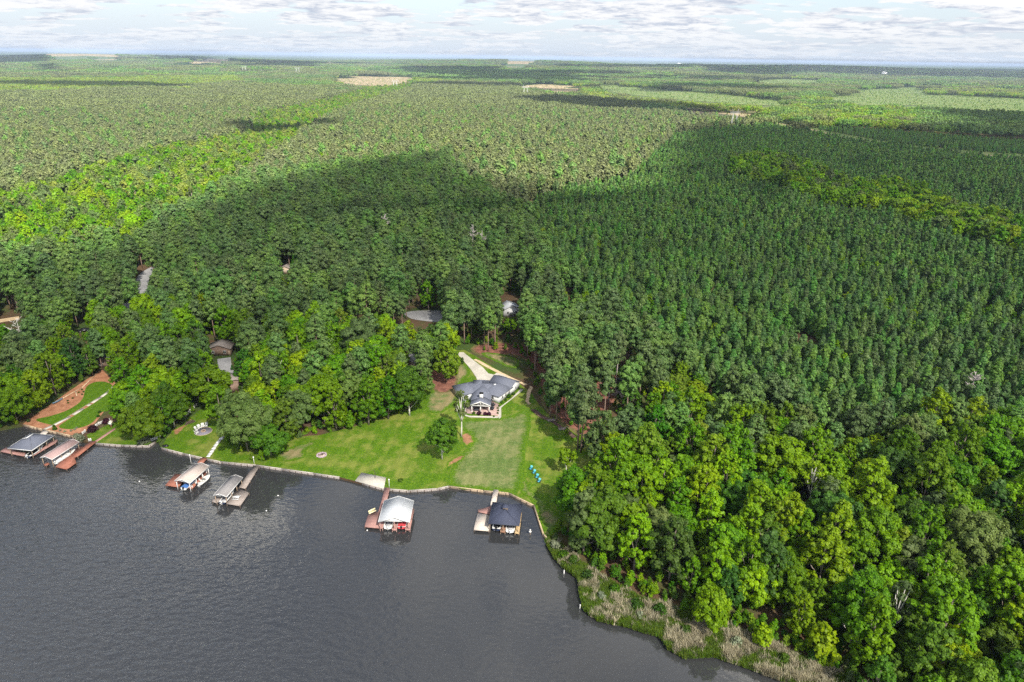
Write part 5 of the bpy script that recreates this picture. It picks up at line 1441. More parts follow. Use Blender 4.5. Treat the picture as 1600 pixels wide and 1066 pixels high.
def slip(bh, tx, ty):
    r, o, yaw, w, l = bh
    return o + Matrix.Rotation(yaw, 3, 'Z') @ Vector((-w / 2 + tx * w, ty * l, 0)), yaw
M_RED = mat('red_boat_cover', (0.45, 0.05, 0.06), .6, .3); M_NAVYB = mat('navy_gelcoat', (0.02, 0.03, 0.07), .25, .5); M_GREYV = mat('grey_vinyl', (.35, .35, .37), .6, .3); M_BLUEC = mat('blue_cover', (.06, .16, .42), .6, .3)
for bh, tx, ty, L, W, hm, im, kd, cv, z, lb in [
    (bhE, .28, .22, 6.5, 2.4, W_WHITE, M_GREYV, 'white', None, .55, 'white boat with a grey interior lifted in the slip under the white roof'),
    (bhE, .72, .22, 6.3, 2.4, M_RED, M_RED, 'bow', M_RED, .55, 'red boat lifted in the slip under the white roof'),
    (bhF, .25, .20, 6.2, 2.3, M_NAVYB, W_BLACK, 'bow', None, .5, 'dark boat in the slip under the navy roof'),
    (bhF, .70, .18, 6.6, 2.4, W_WHITE, M_GREYV, 'white', None, .5, 'white boat with a white motor under the navy roof'),
    (bhB, .80, .30, 7.2, 2.3, W_WHITE, M_GREYV, 'white', W_WHITE, .5, 'white covered boat under the rose brown roof'),
    (bhA, .80, .10, 6.0, 2.3, M_NAVYB, W_BLACK, 'white', None, .4, 'dark boat with a white motor under the slate blue hip roof'),
    (bhC, .50, .16, 6.2, 2.2, W_WHITE, M_BLUEC, 'bow', M_BLUEC, .4, 'boat with a blue cover under the tan roof'),
    (bhD, .55, .16, 6.2, 2.2, M_NAVYB, M_GREYV, 'white', None, .4, 'dark blue boat in the slip under the grey shingled roof')]:
    p, yw = slip(bh, tx, ty + .2); make_boat(lb, p, yw, L, W, hm, im, kd, cv, z)
a_, b_ = at(308.8, 758.5, .3), at(327.5, 744, .3)
make_boat('white open boat moored at the red finger dock', (a_ + b_) / 2, math.atan2((b_ - a_).y, (b_ - a_).x) - math.pi / 2, (b_ - a_).length, 2.3, W_WHITE, mat('pale_vinyl', (.62, .62, .60), .6, .3), 'bow', None, .05)

# rails, benches and tables on the docks
def dock_item(name, label, cat, px, z, builder, yaw=0.0, group=None):
    p = at(*px, z); r = empty(name, p, label, cat, group, yaw); builder(r); return r
def bench(r):
    MB().box((0, 0, .45), (1.8, .45, .06)).build('seat', W_WHITE, r); MB().box((0, .24, .75), (1.8, .06, .5)).build('backrest', W_WHITE, r)
    for x in (-.75, .75): MB().box((x, 0, .21), (.08, .42, .42)).build('leg', W_WHITE, r)
def table(r):
    MB().box((0, 0, .74), (1.9, .9, .06)).build('tabletop', W_WHITE, r)
    for s in (-1, 1): MB().box((0, s * .78, .44), (1.9, .28, .05)).build('seat', W_WHITE, r)
    for x in (-.7, .7): MB().bar((x, -.7, .02), (x, .25, .72), .08).bar((x, .7, .02), (x, -.25, .72), .08).build('leg', W_WHITE, r)
dock_item('picnic_table', 'white picnic table standing on the wide grey deck', 'table', (369.4, 779.5), .75, table, bhD[2] + .1)
pa_, pb_ = at(575.5, 803.5, .75), at(587, 798, .75)
r_ = empty('bench', (pa_ + pb_) / 2 + Vector((.2, -.35, 0)), 'long pale yellow bench along the slanted end of the red deck', 'bench', None, math.atan2((pb_ - pa_).y, (pb_ - pa_).x))
Lb = (pb_ - pa_).length * .92
MB().box((0, 0, .45), (Lb, .5, .07)).build('seat', mat('pale_yellow_paint', (.72, .66, .42), .6, .3), r_); MB().box((0, .28, .8), (Lb, .07, .62)).build('backrest', MATS['pale_yellow_paint'], r_)
for x in (-.4, 0, .4): MB().box((x * Lb, 0, .22), (.1, .45, .44)).build('leg', W_TIMBER, r_)
# white dock bumpers along the finger of the tan roofed boathouse
for i in range(5):
    p = at(300.5 + i * 5.6, 762 - i * 5.7, .75)
    r = empty('dock_bumper', p, 'white bumper post on the red finger dock beside the moored boat', 'bumper', 'white bumpers on the red finger dock')
    MB().box((0, 0, .2), (.22, .22, .8)).build('post', W_WHITE, r); MB().lathe([(.02, .6), (.15, .6), (.02, .78)], 6).build('cap', W_WHITE, r)

def pole_light(px, z, h, label, head=.35):
    p = at(*px, z); r = empty('dock_light', p, label, 'lamp post')
    MB().tube([(0, 0, -1.2 if z < .3 else -.05), (0, 0, h)], .07, 6).build('pole', W_WHITE, r)
    MB().lathe([(.06, 0), (head * .6, .1), (head * .6, .4), (.04, .55)], 8, (0, 0, h)).build('lantern', W_WHITE, r)
pole_light((298.8, 724), .0, 2.6, 'white lamp post in the water behind the tan roofed boathouse')
pole_light((397.6, 726.5), .6, 2.4, 'white lamp post at the head of the grey walkway')
pole_light((608.5, 763), .6, 2.6, 'white pole at the head of the faded red walkway')
p = at(828.3, 835.5, 0); r = empty('channel_marker', p, 'white cone topped marker post in the water beside the navy boathouse', 'marker')
MB().tube([(0, 0, -1), (0, 0, 1.0)], .09, 6).build('post', W_TIMBER, r); MB().lathe([(.05, .5), (.40, 1.1), (.10, 1.15), (.10, 1.4), (.26, 1.5), (.05, 1.75)], 10).build('cap', W_WHITE, r)
for px_, lb_ in [((881, 897), 'short white post in the water off the reeds, the one nearer the seawall corner'), ((906, 951), 'short white post in the water against the bulge of the reeds')]:
    p = at(*px_, 0); r = empty('marker_post', p, lb_, 'marker')
    MB().tube([(0, 0, -1), (.05, 0, 1.1)], .12, 6).build('post', W_WHITE, r); MB().lathe([(.02, 1.1), (.16, 1.1), (.02, 1.25)], 6).build('cap', W_WHITE, r)
for px_, lb_ in [((218, 752.5), 'white mooring buoy alone on the open water'), ((434.5, 774.8), 'white buoy beyond the wide grey deck, nearer the lawn'), ((416.3, 798.4), 'white buoy beyond the wide grey deck, farther from shore'), ((573.8, 829), 'white buoy off the corner of the faded red deck')]:
    p = at(*px_, 0); r = empty('buoy', p, lb_, 'buoy'); MB().lathe([(.05, -.2), (.19, -.08), (.22, .08), (.13, .22), (.03, .27)], 10).build('float', W_WHITE, r, True); MB().tube([(0, 0, .25), (0, 0, .36)], .04, 5).build('ring', W_BLACK, r)

# ================================================================== THE HOUSES
W_SIDING = mat('white_siding', (0.55, 0.56, 0.58), .6, .3, noise=(1.0, .05))
W_BRICK = mat('rose_paving', (0.34, 0.24, 0.22), .85, .2, noise=(2.5, .3))
W_SHRUB = leaf_mat('leaf_shrub', (0.025, 0.06, 0.012), (0.08, 0.15, 0.025)); W_PURPLE = leaf_mat('leaf_purple', (0.020, 0.008, 0.014), (0.070, 0.022, 0.040)); W_SILVER = leaf_mat('leaf_silver', (0.14, 0.17, 0.11), (0.32, 0.36, 0.26))

def wing(parent, c, yaw, w, l, wall_h, rise, hip, roof, over=.4, z0=.6, wall=None, name='wall'):
    """a wing: c = middle of the front wall on the ground, running back along its own +Y"""
    g = bpy.data.objects.new('wing', None)
    M = Matrix.Rotation(yaw, 3, 'Z'); base = c - Vector(parent.location); base.z = 0
    b = MB()
    n = [(-w / 2, 0), (w / 2, 0), (w / 2, l), (-w / 2, l)]
    b.prism(n, 0, wall_h)
    if hip == 0:
        for y in (.0, l - .15): b.add([(-w / 2, y, wall_h), (w / 2, y, wall_h), (0, y, wall_h + rise * .96), (-w / 2, y + .15, wall_h), (w / 2, y + .15, wall_h), (0, y + .15, wall_h + rise * .96)], [(0, 1, 2), (5, 4, 3), (1, 4, 5, 2), (2, 5, 3, 0)])
    o = b.build(name, wall or W_SIDING, parent); o.location = base; o.rotation_euler = (0, 0, yaw)
    rf = gable_roof(w, l, rise, over, .16, hip).build('roof', roof, parent); rf.location = base + Vector((0, 0, wall_h + .03)); rf.rotation_euler = (0, 0, yaw)
    return o, rf

def window(wallo, x, y, z, w, h, face='front'):
    f = MB(); t = .07
    for dz in (-h / 2, h / 2): f.box((0, 0, dz), (w + t, .08, t))
    for dx in (-w / 2, 0, w / 2): f.box((dx, 0, 0), (t, .078, h))
    rz = wallo.rotation_euler.z
    o = f.build('window', W_WHITE, wallo.parent); o.location = Vector(wallo.location) + Matrix.Rotation(rz, 3, 'Z') @ Vector((x, y, z))
    o.rotation_euler = (0, 0, rz + (math.pi / 2 if face == 'side' else 0))
    MB().box((0, .0, 0), (w - .02, .03, h - .02)).build('pane', W_GLASS, o)

hc = at(757, 642, .6)
H = empty('house', hc, 'white house with cross gabled slate roofs, a columned porch and a chimney', 'house')
zf = lambda x, y: (700 + x / 8.88, 560 + y / 8.88)
# porch gable in the middle: open front on posts, walls farther back
pf = at(*zf(452, 748), .6); wl, rl = wing(H, pf + Vector((-.1, 3.6, 0)), R(-3), 6.2, 12.5, 2.75, 1.5, 0, R_NAVY)
rp = gable_roof(6.4, 3.6, 1.5, .4, .16).build('roof', R_NAVY, H); rp.location = pf - hc + Vector((-.05, .05, 2.785)); rp.rotation_euler = (0, 0, R(-3))
pt = MB()
for s in (-1, 1): pt.bar((s * 3.55, -.42, 2.72), (0, -.42, 4.25), .10, .32)
pt.bar((-3.3, -.30, 2.62), (3.3, -.30, 2.62), .16, .26); pt.bar((0, -.36, 2.7), (0, -.36, 4.0), .14, .14); pt.bar((-1.7, -.36, 3.35), (1.7, -.36, 3.35), .10, .10)
o = pt.build('gable_truss', W_WHITE, H); o.location = pf - hc + Vector((0, .05, 0)); o.rotation_euler = (0, 0, R(-3))
for x in (-3.05, 0, 3.05):
    o = MB().box((0, 0, 1.27), (.30, .30, 2.54)).box((0, 0, .15), (.42, .42, .3)).box((0, 0, 2.5), (.40, .40, .16)).build('column', W_WHITE, H); o.location = pf - hc + Vector((x, .1 - x * .05, 0))
for x in (-2, 0, 2): window(wl, x, -.05, 1.35, 1.5, 2.1)
ch = MB().box((0, 0, 1.1), (1.25, .95, 2.2)).build('chimney', W_WHITE, H); ch.location = at(*zf(462, 560), 4.3) - hc + Vector((0, .3, -.3))
MB().box((0, 0, 2.25), (1.42, 1.12, .12)).box((0, 0, 2.5), (1.15, .85, .14)).build('chimney_cap', W_BLACK, ch)
for dx in (-.45, .45): MB().box((dx, 0, 2.38), (.1, .6, .18)).build('cap_leg', W_BLACK, ch)
# right wing, turned: its outer corner nearest the patio
c0 = at(*zf(706, 622), .6); YR = R(-32)
ur = Vector((math.cos(YR), math.sin(YR), 0)); vr = Vector((-math.sin(YR), math.cos(YR), 0))
wr, rr = wing(H, c0 - ur * 4.2, YR, 8.4, 8.6, 2.75, 1.35, 3.4, R_NAVY)
for x in (1.2, ): window(wr, x, -.05, 1.55, 1.6, 1.4)
for y in (2.2, 4.4, 6.6): window(wr, 4.25, y, 1.55, .9, 1.2, 'side')
# garage, continuing the turned axis farther back
g0 = at(*zf(868, 508), .6)
wg, rg_ = wing(H, g0 + vr * 3.0 , R(58), 6.2, 9.0, 2.9, 1.5, 0, R_NAVY)
ug = Vector((math.cos(R(58)), math.sin(R(58)), 0))
window(wg, .4, -.05, 1.6, .9, 1.1)
# left wing, turned the other way, and the low hip behind it
l0 = at(*zf(300, 580), .6); YL = R(27)
ul = Vector((math.cos(YL), math.sin(YL), 0)); vl = Vector((-math.sin(YL), math.cos(YL), 0))
w3, r3 = wing(H, l0 + ul * .6, YL, 7.6, 8.0, 2.75, 1.3, 3.2, R_NAVY)
for x in (-2.2, 1.6): window(w3, x, -.05, 1.5, 1.6, 1.4)
# the long back wing that carries the main ridge
b0 = at(*zf(510, 470), .6)
yb4 = at(*zf(600, 362), 2.9).y; xr4 = at(*zf(660, 420), 3).x; xl4 = at(*zf(225, 400), 3).x
w4, r4 = wing(H, Vector((xr4, yb4 - 4.0, .6)), R(90), 7.2, xr4 - xl4, 2.8, 1.5, 3.2, R_NAVY)
k0 = at(*zf(455, 395), .6)
yb5 = at(*zf(460, 318), 3.2).y; x5 = at(*zf(460, 330), 3.2).x
w5, r5 = wing(H, Vector((x5, yb5 - 6.0, .6)), R(0), 5.2, 6.0, 2.85, 1.3, 2.4, R_NAVY)
ve = MB().box((0, 0, 0), (.8, .5, .6)).build('roof_vent', W_WHITE, H); ve.location = at(*zf(650, 368), 4.4) - hc
# patio in front of the porch, paved in rose brick, with a pale gravel border
pz = MB().prism([((at(*zf(a, b), .6) - hc).x, (at(*zf(a, b), .6) - hc).y) for a, b in [(235, 700), (235, 765), (700, 800), (708, 640), (600, 590), (330, 640)]], 0, .16)
pz.build('patio', W_BRICK, H)
sheet('gravel_border', [zf(*q) for q in [(240, 785), (300, 800), (500, 805), (690, 805), (700, 830), (640, 832), (500, 826), (300, 822), (235, 800)]], E_CONC, .10, 'pale border running along the front of the patio', 'path', smooth=False)
sheet('gravel_border', [zf(*q) for q in [(690, 805), (712, 680), (760, 650), (880, 560), (1010, 425), (1045, 440), (900, 560), (775, 655), (738, 690), (738, 820), (715, 842)]], E_CONC, .105, 'pale walk following the side of the white house to the garage', 'path', smooth=False)

def bush(px, r, m, label, cat='shrub', group=None, h=None, z=.6, seed=None):
    g = np.random.default_rng(int(px[0] * 13 + px[1] * 7)); p = at(*px, z); h = h or r * 1.5
    k = 16; d = unit(g, k); d[:, 2] = np.abs(d[:, 2]); pc = d * np.array([r * .6, r * .6, h * .55]) + [0, 0, h * .22]
    V, F, t = puffs_to_leaves(pc, np.full(k, r * .42), 30, min(.3, r * .3), g)
    V[:, 2] = np.maximum(V[:, 2], .02)
    rt = empty('shrub', p, label, cat, group)
    tv, tf = tubes([([Vector((0, 0, -.05)), Vector((0, 0, h * .5))], [.06, .03])] + [([Vector((0, 0, .1)), Vector(q) * .8], [.04, .02]) for q in pc[:5]], 5)
    link('stem', np_mesh('shrub_stem', tv, tf, [M_BARK]), rt); link('foliage', np_mesh('shrub_leaves', V, F, [m], tint=t), rt)
for q, s, m, lb in [((360, 775), .65, W_SHRUB, 'green shrub at the left end of the patio border'), ((435, 785), .9, W_PURPLE, 'dark red shrub before the left column of the porch'), ((515, 788), .75, W_PURPLE, 'dark red shrub before the middle of the porch'),
                    ((570, 790), .8, W_PURPLE, 'dark red shrub before the right column of the porch'), ((635, 815), .4, W_SHRUB, 'small green plant near the corner of the patio border'),
                    ((845, 545), 1.0, W_SHRUB, 'round green shrub against the side wall of the white house'), ((800, 590), .6, W_SHRUB, 'low shrub beside the side walk, beyond the round one'), ((750, 625), .6, W_SHRUB, 'dark shrub at the outer corner of the turned wing'),
                    ((905, 505), .7, W_SHRUB, 'shrub by the garage end wall')]:
    bush(zf(*q), s, m, lb, group=None)
for i, (x, y) in enumerate([(690, 700), (695, 735), (690, 770), (705, 670)]):
    bush(zf(x, y), .4, W_SHRUB, 'small clipped plant in the strip beside the patio', 'shrub', 'small plants beside the patio')
M_WICK = mat('dark_wicker', (.03, .032, .04), .7, .3)
def patio_chair(r):
    MB().box((0, 0, .38), (.7, .7, .16)).build('seat', M_WICK, r); MB().box((0, .33, .68), (.7, .12, .6)).build('backrest', M_WICK, r)
    for s in (-1, 1): MB().box((s * .35, 0, .5), (.1, .7, .3)).build('armrest', M_WICK, r)
for q, yw, lb in [((628, 660), 2.0, 'dark patio chair beside the porch, the one closer to the house'), ((615, 715), 1.2, 'dark patio chair beside the porch, the one closer to the lawn')]:
    p = at(*zf(*q), .76); r = empty('patio_chair', p, lb, 'chair', None, yw); patio_chair(r); r.scale = (1.5, 1.5, 1.3)
p = at(*zf(618, 690), .76); r = empty('patio_table', p, 'dark table between the two patio chairs', 'table'); MB().lathe([(.55, .70), (.55, .75)], 12).build('tabletop', M_WICK, r); MB().tube([(0, 0, 0), (0, 0, .7)], .06, 6).build('leg', M_WICK, r)
p = at(*zf(393, 725), .76); r = empty('outdoor_sofa', p, 'dark sofa under the porch roof', 'sofa'); MB().box((0, 0, .3), (2.0, .8, .4)).build('seat', M_WICK, r); MB().box((0, .38, .65), (2.0, .15, .6)).build('backrest', M_WICK, r)

def plain_house(px, w, l, wh, rise, yaw, roof, label, hip=0.0, wall=None, wins=2, cat='house'):
    p = at(*px, .6); r = empty('house', p, label, cat); 
    wo, ro = wing(r, p, yaw, w, l, wh, rise, hip, roof, wall=wall)
    for i in range(wins): window(wo, (i + .5) / wins * w - w / 2, -.05, wh * .55, 1.1, 1.2)
    MB().box((w * .5 - .6, -.04, 1.02), (.95, .08, 2.05)).build('door', W_TIMBER, r).rotation_euler = (0, 0, yaw)
    return r
M_TANW = mat('tan_siding', (.45, .36, .28), .7, .2); M_BROWNW = mat('brown_siding', (.20, .14, .11), .7, .2)
plain_house((343, 556), 9, 6, 3.0, 1.8, R(6), R_OLD, 'house with a pale weathered roof showing in the gap above the grey drive', wall=M_BROWNW)
plain_house((368, 612), 12, 7, 3.0, 1.9, R(40), R_OLD, 'house with a pale grey roof half hidden by the broad grey green tree', wall=M_BROWNW)
plain_house((642, 582), 10, 7, 3.2, 1.8, R(-3), R_GREY, 'house with a grey roof behind the end of the lawn clump', wall=M_TANW)
plain_house((486, 602), 8, 8, 3.2, 2.0, R(30), R_GREY, 'house with a blue grey roof peeping out left of the tall lawn trees', wall=M_TANW)
plain_house((166, 574), 6, 6, 3.0, 1.9, R(15), R_NAVY, 'house with a dark roof at the top of the clay garden', wall=M_BROWNW)
plain_house((800, 495), 8, 7, 4.0, 1.8, R(20), R_WHITE, 'white house glimpsed between the pines above the driveway')
plain_house((972, 610), 6.5, 4.5, 2.4, 1.0, R(-24), mat('black_roof', (.02, .022, .03), .5, .4), 'dark shed behind the two slender pines', wall=mat('black_siding', (.03, .03, .035), .6, .3), wins=1, cat='shed')
plain_house((446, 428), 6, 5, 3.0, 1.5, R(0), R_OLD, 'small tan house glimpsed among the dark pines above the lane', wall=M_TANW)

# car in the clearing by the lane
p = at(131, 518, .72); r = empty('parked_car', p, 'black car parked in a gap of the left wood', 'car', None, R(-55))
cb = MB(); prof = [(-2.2, .35), (-2.2, .85), (-1.3, .95), (-.7, 1.45), (.9, 1.48), (1.6, 1.0), (2.2, .9), (2.25, .35)]
vs = [(s * (.88 if z < 1.2 else .72), y, z) for s in (-1, 1) for y, z in prof]; n = len(prof)
cb.add(vs, [tuple(range(n)), tuple(range(n, 2 * n))[::-1]] + [(i, i + n, (i + 1) % n + n, (i + 1) % n) for i in range(n)]); cb.build('body', W_BLACK, r)
for s in (-1, 1): MB().box((s * .83, .1, 1.2), (.04, 1.9, .36)).build('side_window', W_GLASS, r)
for sx in (-1, 1):
    for sy in (-1.4, 1.4):
        w = MB().lathe([(.34, -.1), (.34, .1)], 12).build('wheel', mat('tyre_rubber', (.02, .02, .02), .9, .1), r); w.location = (sx * .85, sy, .34); w.rotation_euler = (0, R(90), 0)
        MB().lathe([(.2, -.11), (.2, .11)], 10).build('rim', mat('grey_rim', (.4, .4, .42), .4, .5), w)

# ================================================================== THE LAWN'S FURNITURE
p = MB().prism([(at(*q, .6).x, at(*q, .6).y) for q in [(554.8, 752.2), (564.9, 739.3), (603.1, 747), (599.8, 764)]], .55, .78).build('concrete_pad', E_CONC)
tag(p, 'pale concrete pad on the shore beside the faded red walkway', 'concrete pad')
def adirondack(r, m, m2=None):
    m2 = m2 or m
    MB().add([(-.33, -.35, .38), (.33, -.35, .38), (.33, .3, .26), (-.33, .3, .26), (-.33, -.35, .32), (.33, -.35, .32), (.33, .3, .2), (-.33, .3, .2)], [(0, 1, 2, 3), (7, 6, 5, 4), (0, 4, 5, 1), (1, 5, 6, 2), (2, 6, 7, 3), (3, 7, 4, 0)]).build('seat', m, r)
    for i in range(5): MB().bar((-.26 + i * .13, .28, .24), (-.3 + i * .15, .62, 1.05 + (.08 if i == 2 else 0)), .115, .03).build('back_slat', m, r)
    for s in (-1, 1):
        MB().box((s * .42, -.05, .60), (.16, .85, .035)).build('armrest', m2, r); MB().box((s * .40, -.38, .29), (.05, .09, .58)).build('leg', m2, r); MB().bar((s * .38, -.3, .34), (s * .38, .55, .02), .05, .1).build('leg', m2, r)
first = None
fp = at(318, 674.3, .6)
for i, (x, y) in enumerate([(307.4, 677.5), (307.9, 672.5), (312, 670.0), (317, 668.0), (322.2, 667.0)]):
    p = at(x, y, .68); d = fp - p
    if first is None:
        first = empty('lawn_chair', (0, 0, 0), 'x', 'chair', 'white chairs round the fire pit'); adirondack(first, W_WHITE); o = first
    else: o = copy_tree(first)
    o['label'] = ['white slatted chair at the near end of the row round the fire pit', 'white slatted chair, second from the near end round the fire pit', 'white slatted chair in the middle of the row round the fire pit',
                  'white slatted chair, second from the far end round the fire pit', 'white slatted chair at the far end of the row round the fire pit'][i]
    o.location = p; o.rotation_euler = (0, 0, math.atan2(d.y, d.x) + math.pi / 2); o.scale = (1.25,) * 3
M_TEAL = mat('turquoise_paint', (.10, .48, .60), .5, .4)
first = None
for i, (x, y) in enumerate([(829.5, 734), (834.4, 740.2), (838.8, 747), (842.2, 753.8)]):
    if first is None:
        first = empty('lawn_chair', (0, 0, 0), 'x', 'chair', 'turquoise chairs in a row on the lawn'); adirondack(first, M_TEAL, mat('dark_teal', (.015, .05, .075), .5, .4)); o = first  # arms and legs in a darker tone than seat and back
        for s in (-.12, .12): pass
    else: o = copy_tree(first)
    o['label'] = ['turquoise slatted chair at the far end of the row on the lawn', 'turquoise slatted chair, second from the far end of the row on the lawn', 'turquoise slatted chair, second from the water end of the row on the lawn', 'turquoise slatted chair at the water end of the row on the lawn'][i]
    o.location = at(x, y, .63); o.rotation_euler = (0, 0, R(-25)); o.scale = (1.05,) * 3
p = empty('fire_pit_patio', (fp.x, fp.y, .60), 'round dark patio with a stone fire ring between white chairs', 'patio')
MB().lathe([(2.6, 0), (2.6, .08)], 28).build('paving', mat('slate_paving', (.17, .16, .20), .8, .3, noise=(2, .3)), p)
MB().tube([(2.66 * math.cos(a), 2.66 * math.sin(a), .05) for a in np.linspace(0, 6.2832, 29)], .07, 5, False).build('edging', W_TAN, p)
for i in range(12):
    a = i * math.pi / 6; o = MB().box((0, 0, .2), (.34, .24, .28)).build('stone', mat('tan_stone', (.40, .30, .22), .9, .2, noise=(3, .3)), p); o.location = (.66 * math.cos(a), .66 * math.sin(a), .0); o.rotation_euler = (0, 0, a + math.pi / 2)
MB().lathe([(.52, .085), (.52, .1)], 12).build('ash', W_DARK, p)
fr = at(502.5, 711.5, .6); p = empty('fire_ring', (fr.x, fr.y, .6), 'ring of rough stones with ash on the lawn near the water', 'fire ring')
g = np.random.default_rng(5)
for i in range(16):
    a = i * math.pi / 8 + g.uniform(-.1, .1); o = MB().lathe([(.05, 0), (.34, .05), (.36, .25), (.2, .42), (.02, .45)], 7).build('stone', mat('mauve_stone', (.36, .28, .32), .9, .2, noise=(3, .4)), p)
    o.location = (1.35 * math.cos(a), 1.35 * math.sin(a), 0); o.rotation_euler = (0, 0, g.uniform(0, 6)); o.scale = (g.uniform(.7, 1.2), g.uniform(.7, 1.1), g.uniform(.6, 1))
MB().lathe([(1.1, .03), (1.1, .06), (.3, .16), (.05, .18)], 12).build('ash', mat('pale_ash', (.42, .33, .30), .9, .1, noise=(2, .4)), p)
for i in range(4): MB().bar((-.5 + .3 * i, -.4, .2), (.2 + .1 * i, .5, .3), .12).build('log', W_DARK, p)

def fence(px, label, h=1.15, gap=None, m=W_WHITE):
    P = [at(a, b, .6) for a, b in px]; r = empty('picket_fence', P[0], label, 'fence')
    pk = MB()
    for p, q in zip(P, P[1:]):
        d = q - p; L = d.length; n = max(1, round(L / 2.2)); yaw = math.atan2(d.y, d.x)
        for i in range(n):
            s = p + d * (i / n) - P[0]; e = p + d * ((i + 1) / n) - P[0]
            MB().box((s.x, s.y, h / 2), (.14, .14, h + .15), yaw).build('post', m, r)
            for z in (.3, h - .2): MB().bar((s.x, s.y, z), (e.x, e.y, z), .06, .12).build('rail', m, r)
            for t in np.arange(.5, L / n / .22): 
                c = s + (e - s) * (t * .22 / (L / n)); pk.box((c.x, c.y, h / 2 + .04), (.12, .03, h - .06), yaw)
    e = P[-1] - P[0]; MB().box((e.x, e.y, h / 2), (.14, .14, h + .15)).build('post', m, r)
    o = pk.build('pickets', m, r); o['kind'] = 'stuff'
fence([(236.5, 690), (247, 686.5), (256.5, 677), (265, 669.8)], 'white picket fence running down to the inlet')
fence([(287, 655), (303, 639.5), (310, 632.5)], 'white picket fence beside the worn clay strip, above the fire pit')
fence([(129.5, 680), (134, 676)], 'short white fence piece at the lake end of the purple shrubs')
fence([(150, 668), (155, 664.5), (161, 662)], 'short white fence piece between the two purple shrubs')
fence([(139, 690.5), (143, 690)], 'tiny white fence piece at the head of the red walkway')
bush((145.9, 674), 1.75, W_PURPLE, 'large round purple shrub near the rose brown roofed boathouse', h=2.2); bush((166.6, 661.5), 1.4, W_PURPLE, 'smaller purple shrub beside the white bird house', h=1.8)
for q in [(86, 671.6), (84.5, 667.4)]: bush(q, .75 if q[1] > 670 else .5, W_SHRUB, 'round green shrub where the stepped path meets the seawall' if q[1] > 670 else 'smaller green shrub just above the round one on the stepped path', h=.9)
for q in [(94, 673.5), (101.5, 675), (111, 674), (117, 672), (120, 669.5)]: bush(q, .42, W_SILVER, 'small grey plant in the clay bed along the seawall', group='small plants in the clay bed by the seawall', h=.5)
for q in [(106.5, 630.5), (113.8, 623), (106, 626.8), (123.2, 614), (128.5, 609.5), (130.7, 613), (128.6, 617)]: bush(q, .38, W_SHRUB, 'small green plant dotted over the upper clay bed', group='small plants dotted over the upper clay bed', h=.45)
for q in [(153.8, 651.5), (155.8, 645)]: bush(q, .6, W_SHRUB, 'green plant in the curved clay bed, ' + ('nearer' if q[1] > 650 else 'farther from') + ' the large purple shrub', h=.7)
for q, s, lb in [((127, 689), 1.5, 'silvery grass clump behind the rose brown roof'), ((120, 683), 1.0, 'silvery grass clump at the water by the clay bed'), ((222, 694), 1.3, 'pale shrub by the stone seawall under the wide tree, farther from the fence'), ((229, 691.5), 1.4, 'pale shrub by the stone seawall next to the picket fence'), ((45, 659), .7, 'green shrub at the corner of the clay garden')]:
    bush(q, s, W_SILVER if 'clay garden' not in lb else W_SHRUB, lb, h=s * 1.3)
p = at(174.3, 668.5, .6); r = empty('bird_house', p, 'white bird house on a red and white post beside the smaller purple shrub', 'bird house')
MB().box((0, 0, .7), (.16, .16, 1.5)).build('post', mat('rose_post', (.45, .16, .14), .7, .3), r); MB().box((0, 0, 1.75), (1.0, 1.0, .7)).build('box', W_WHITE, r); gable_roof(1.1, 1.1, .55, .12, .06).build('roof', mat('cream_roof', (.62, .58, .48), .7, .2), r).location = (0, -.55, 2.1)
MB().tube([(0, 0, 2.6), (0, 0, 3.6)], .05, 5).build('finial', W_WHITE, r)
pa_, pb_ = at(82.5, 632, .75), at(97.5, 624, .75); d = pb_ - pa_
r = empty('kayak', (pa_ + pb_) / 2, 'dark blue canoe lying on the upper clay bed', 'canoe', None, math.atan2(d.y, d.x)); Lk = d.length
M_CAN = mat('steel_blue_hull', (.10, .17, .24), .4, .4); vs = []; fs = []; N = 9
for i in range(N):
    t = i / (N - 1); hw = .48 * math.sin(math.pi * (.04 + .92 * t)) ** .6; x = (t - .5) * Lk; up = .12 * abs(2 * t - 1) ** 3
    vs += [(x, -hw, .42 + up), (x, -hw * .75, .12), (x, 0, .02 + up), (x, hw * .75, .12), (x, hw, .42 + up), (x, 0, .50 + up)]
for i in range(N - 1):
    for j in range(6): fs.append((i * 6 + j, i * 6 + (j + 1) % 6, (i + 1) * 6 + (j + 1) % 6, (i + 1) * 6 + j))
MB().add(vs, fs).build('hull', M_CAN, r, True); MB().box((0, 0, .5), (Lk * .96, .06, .06)).build('keel', W_TAN, r)
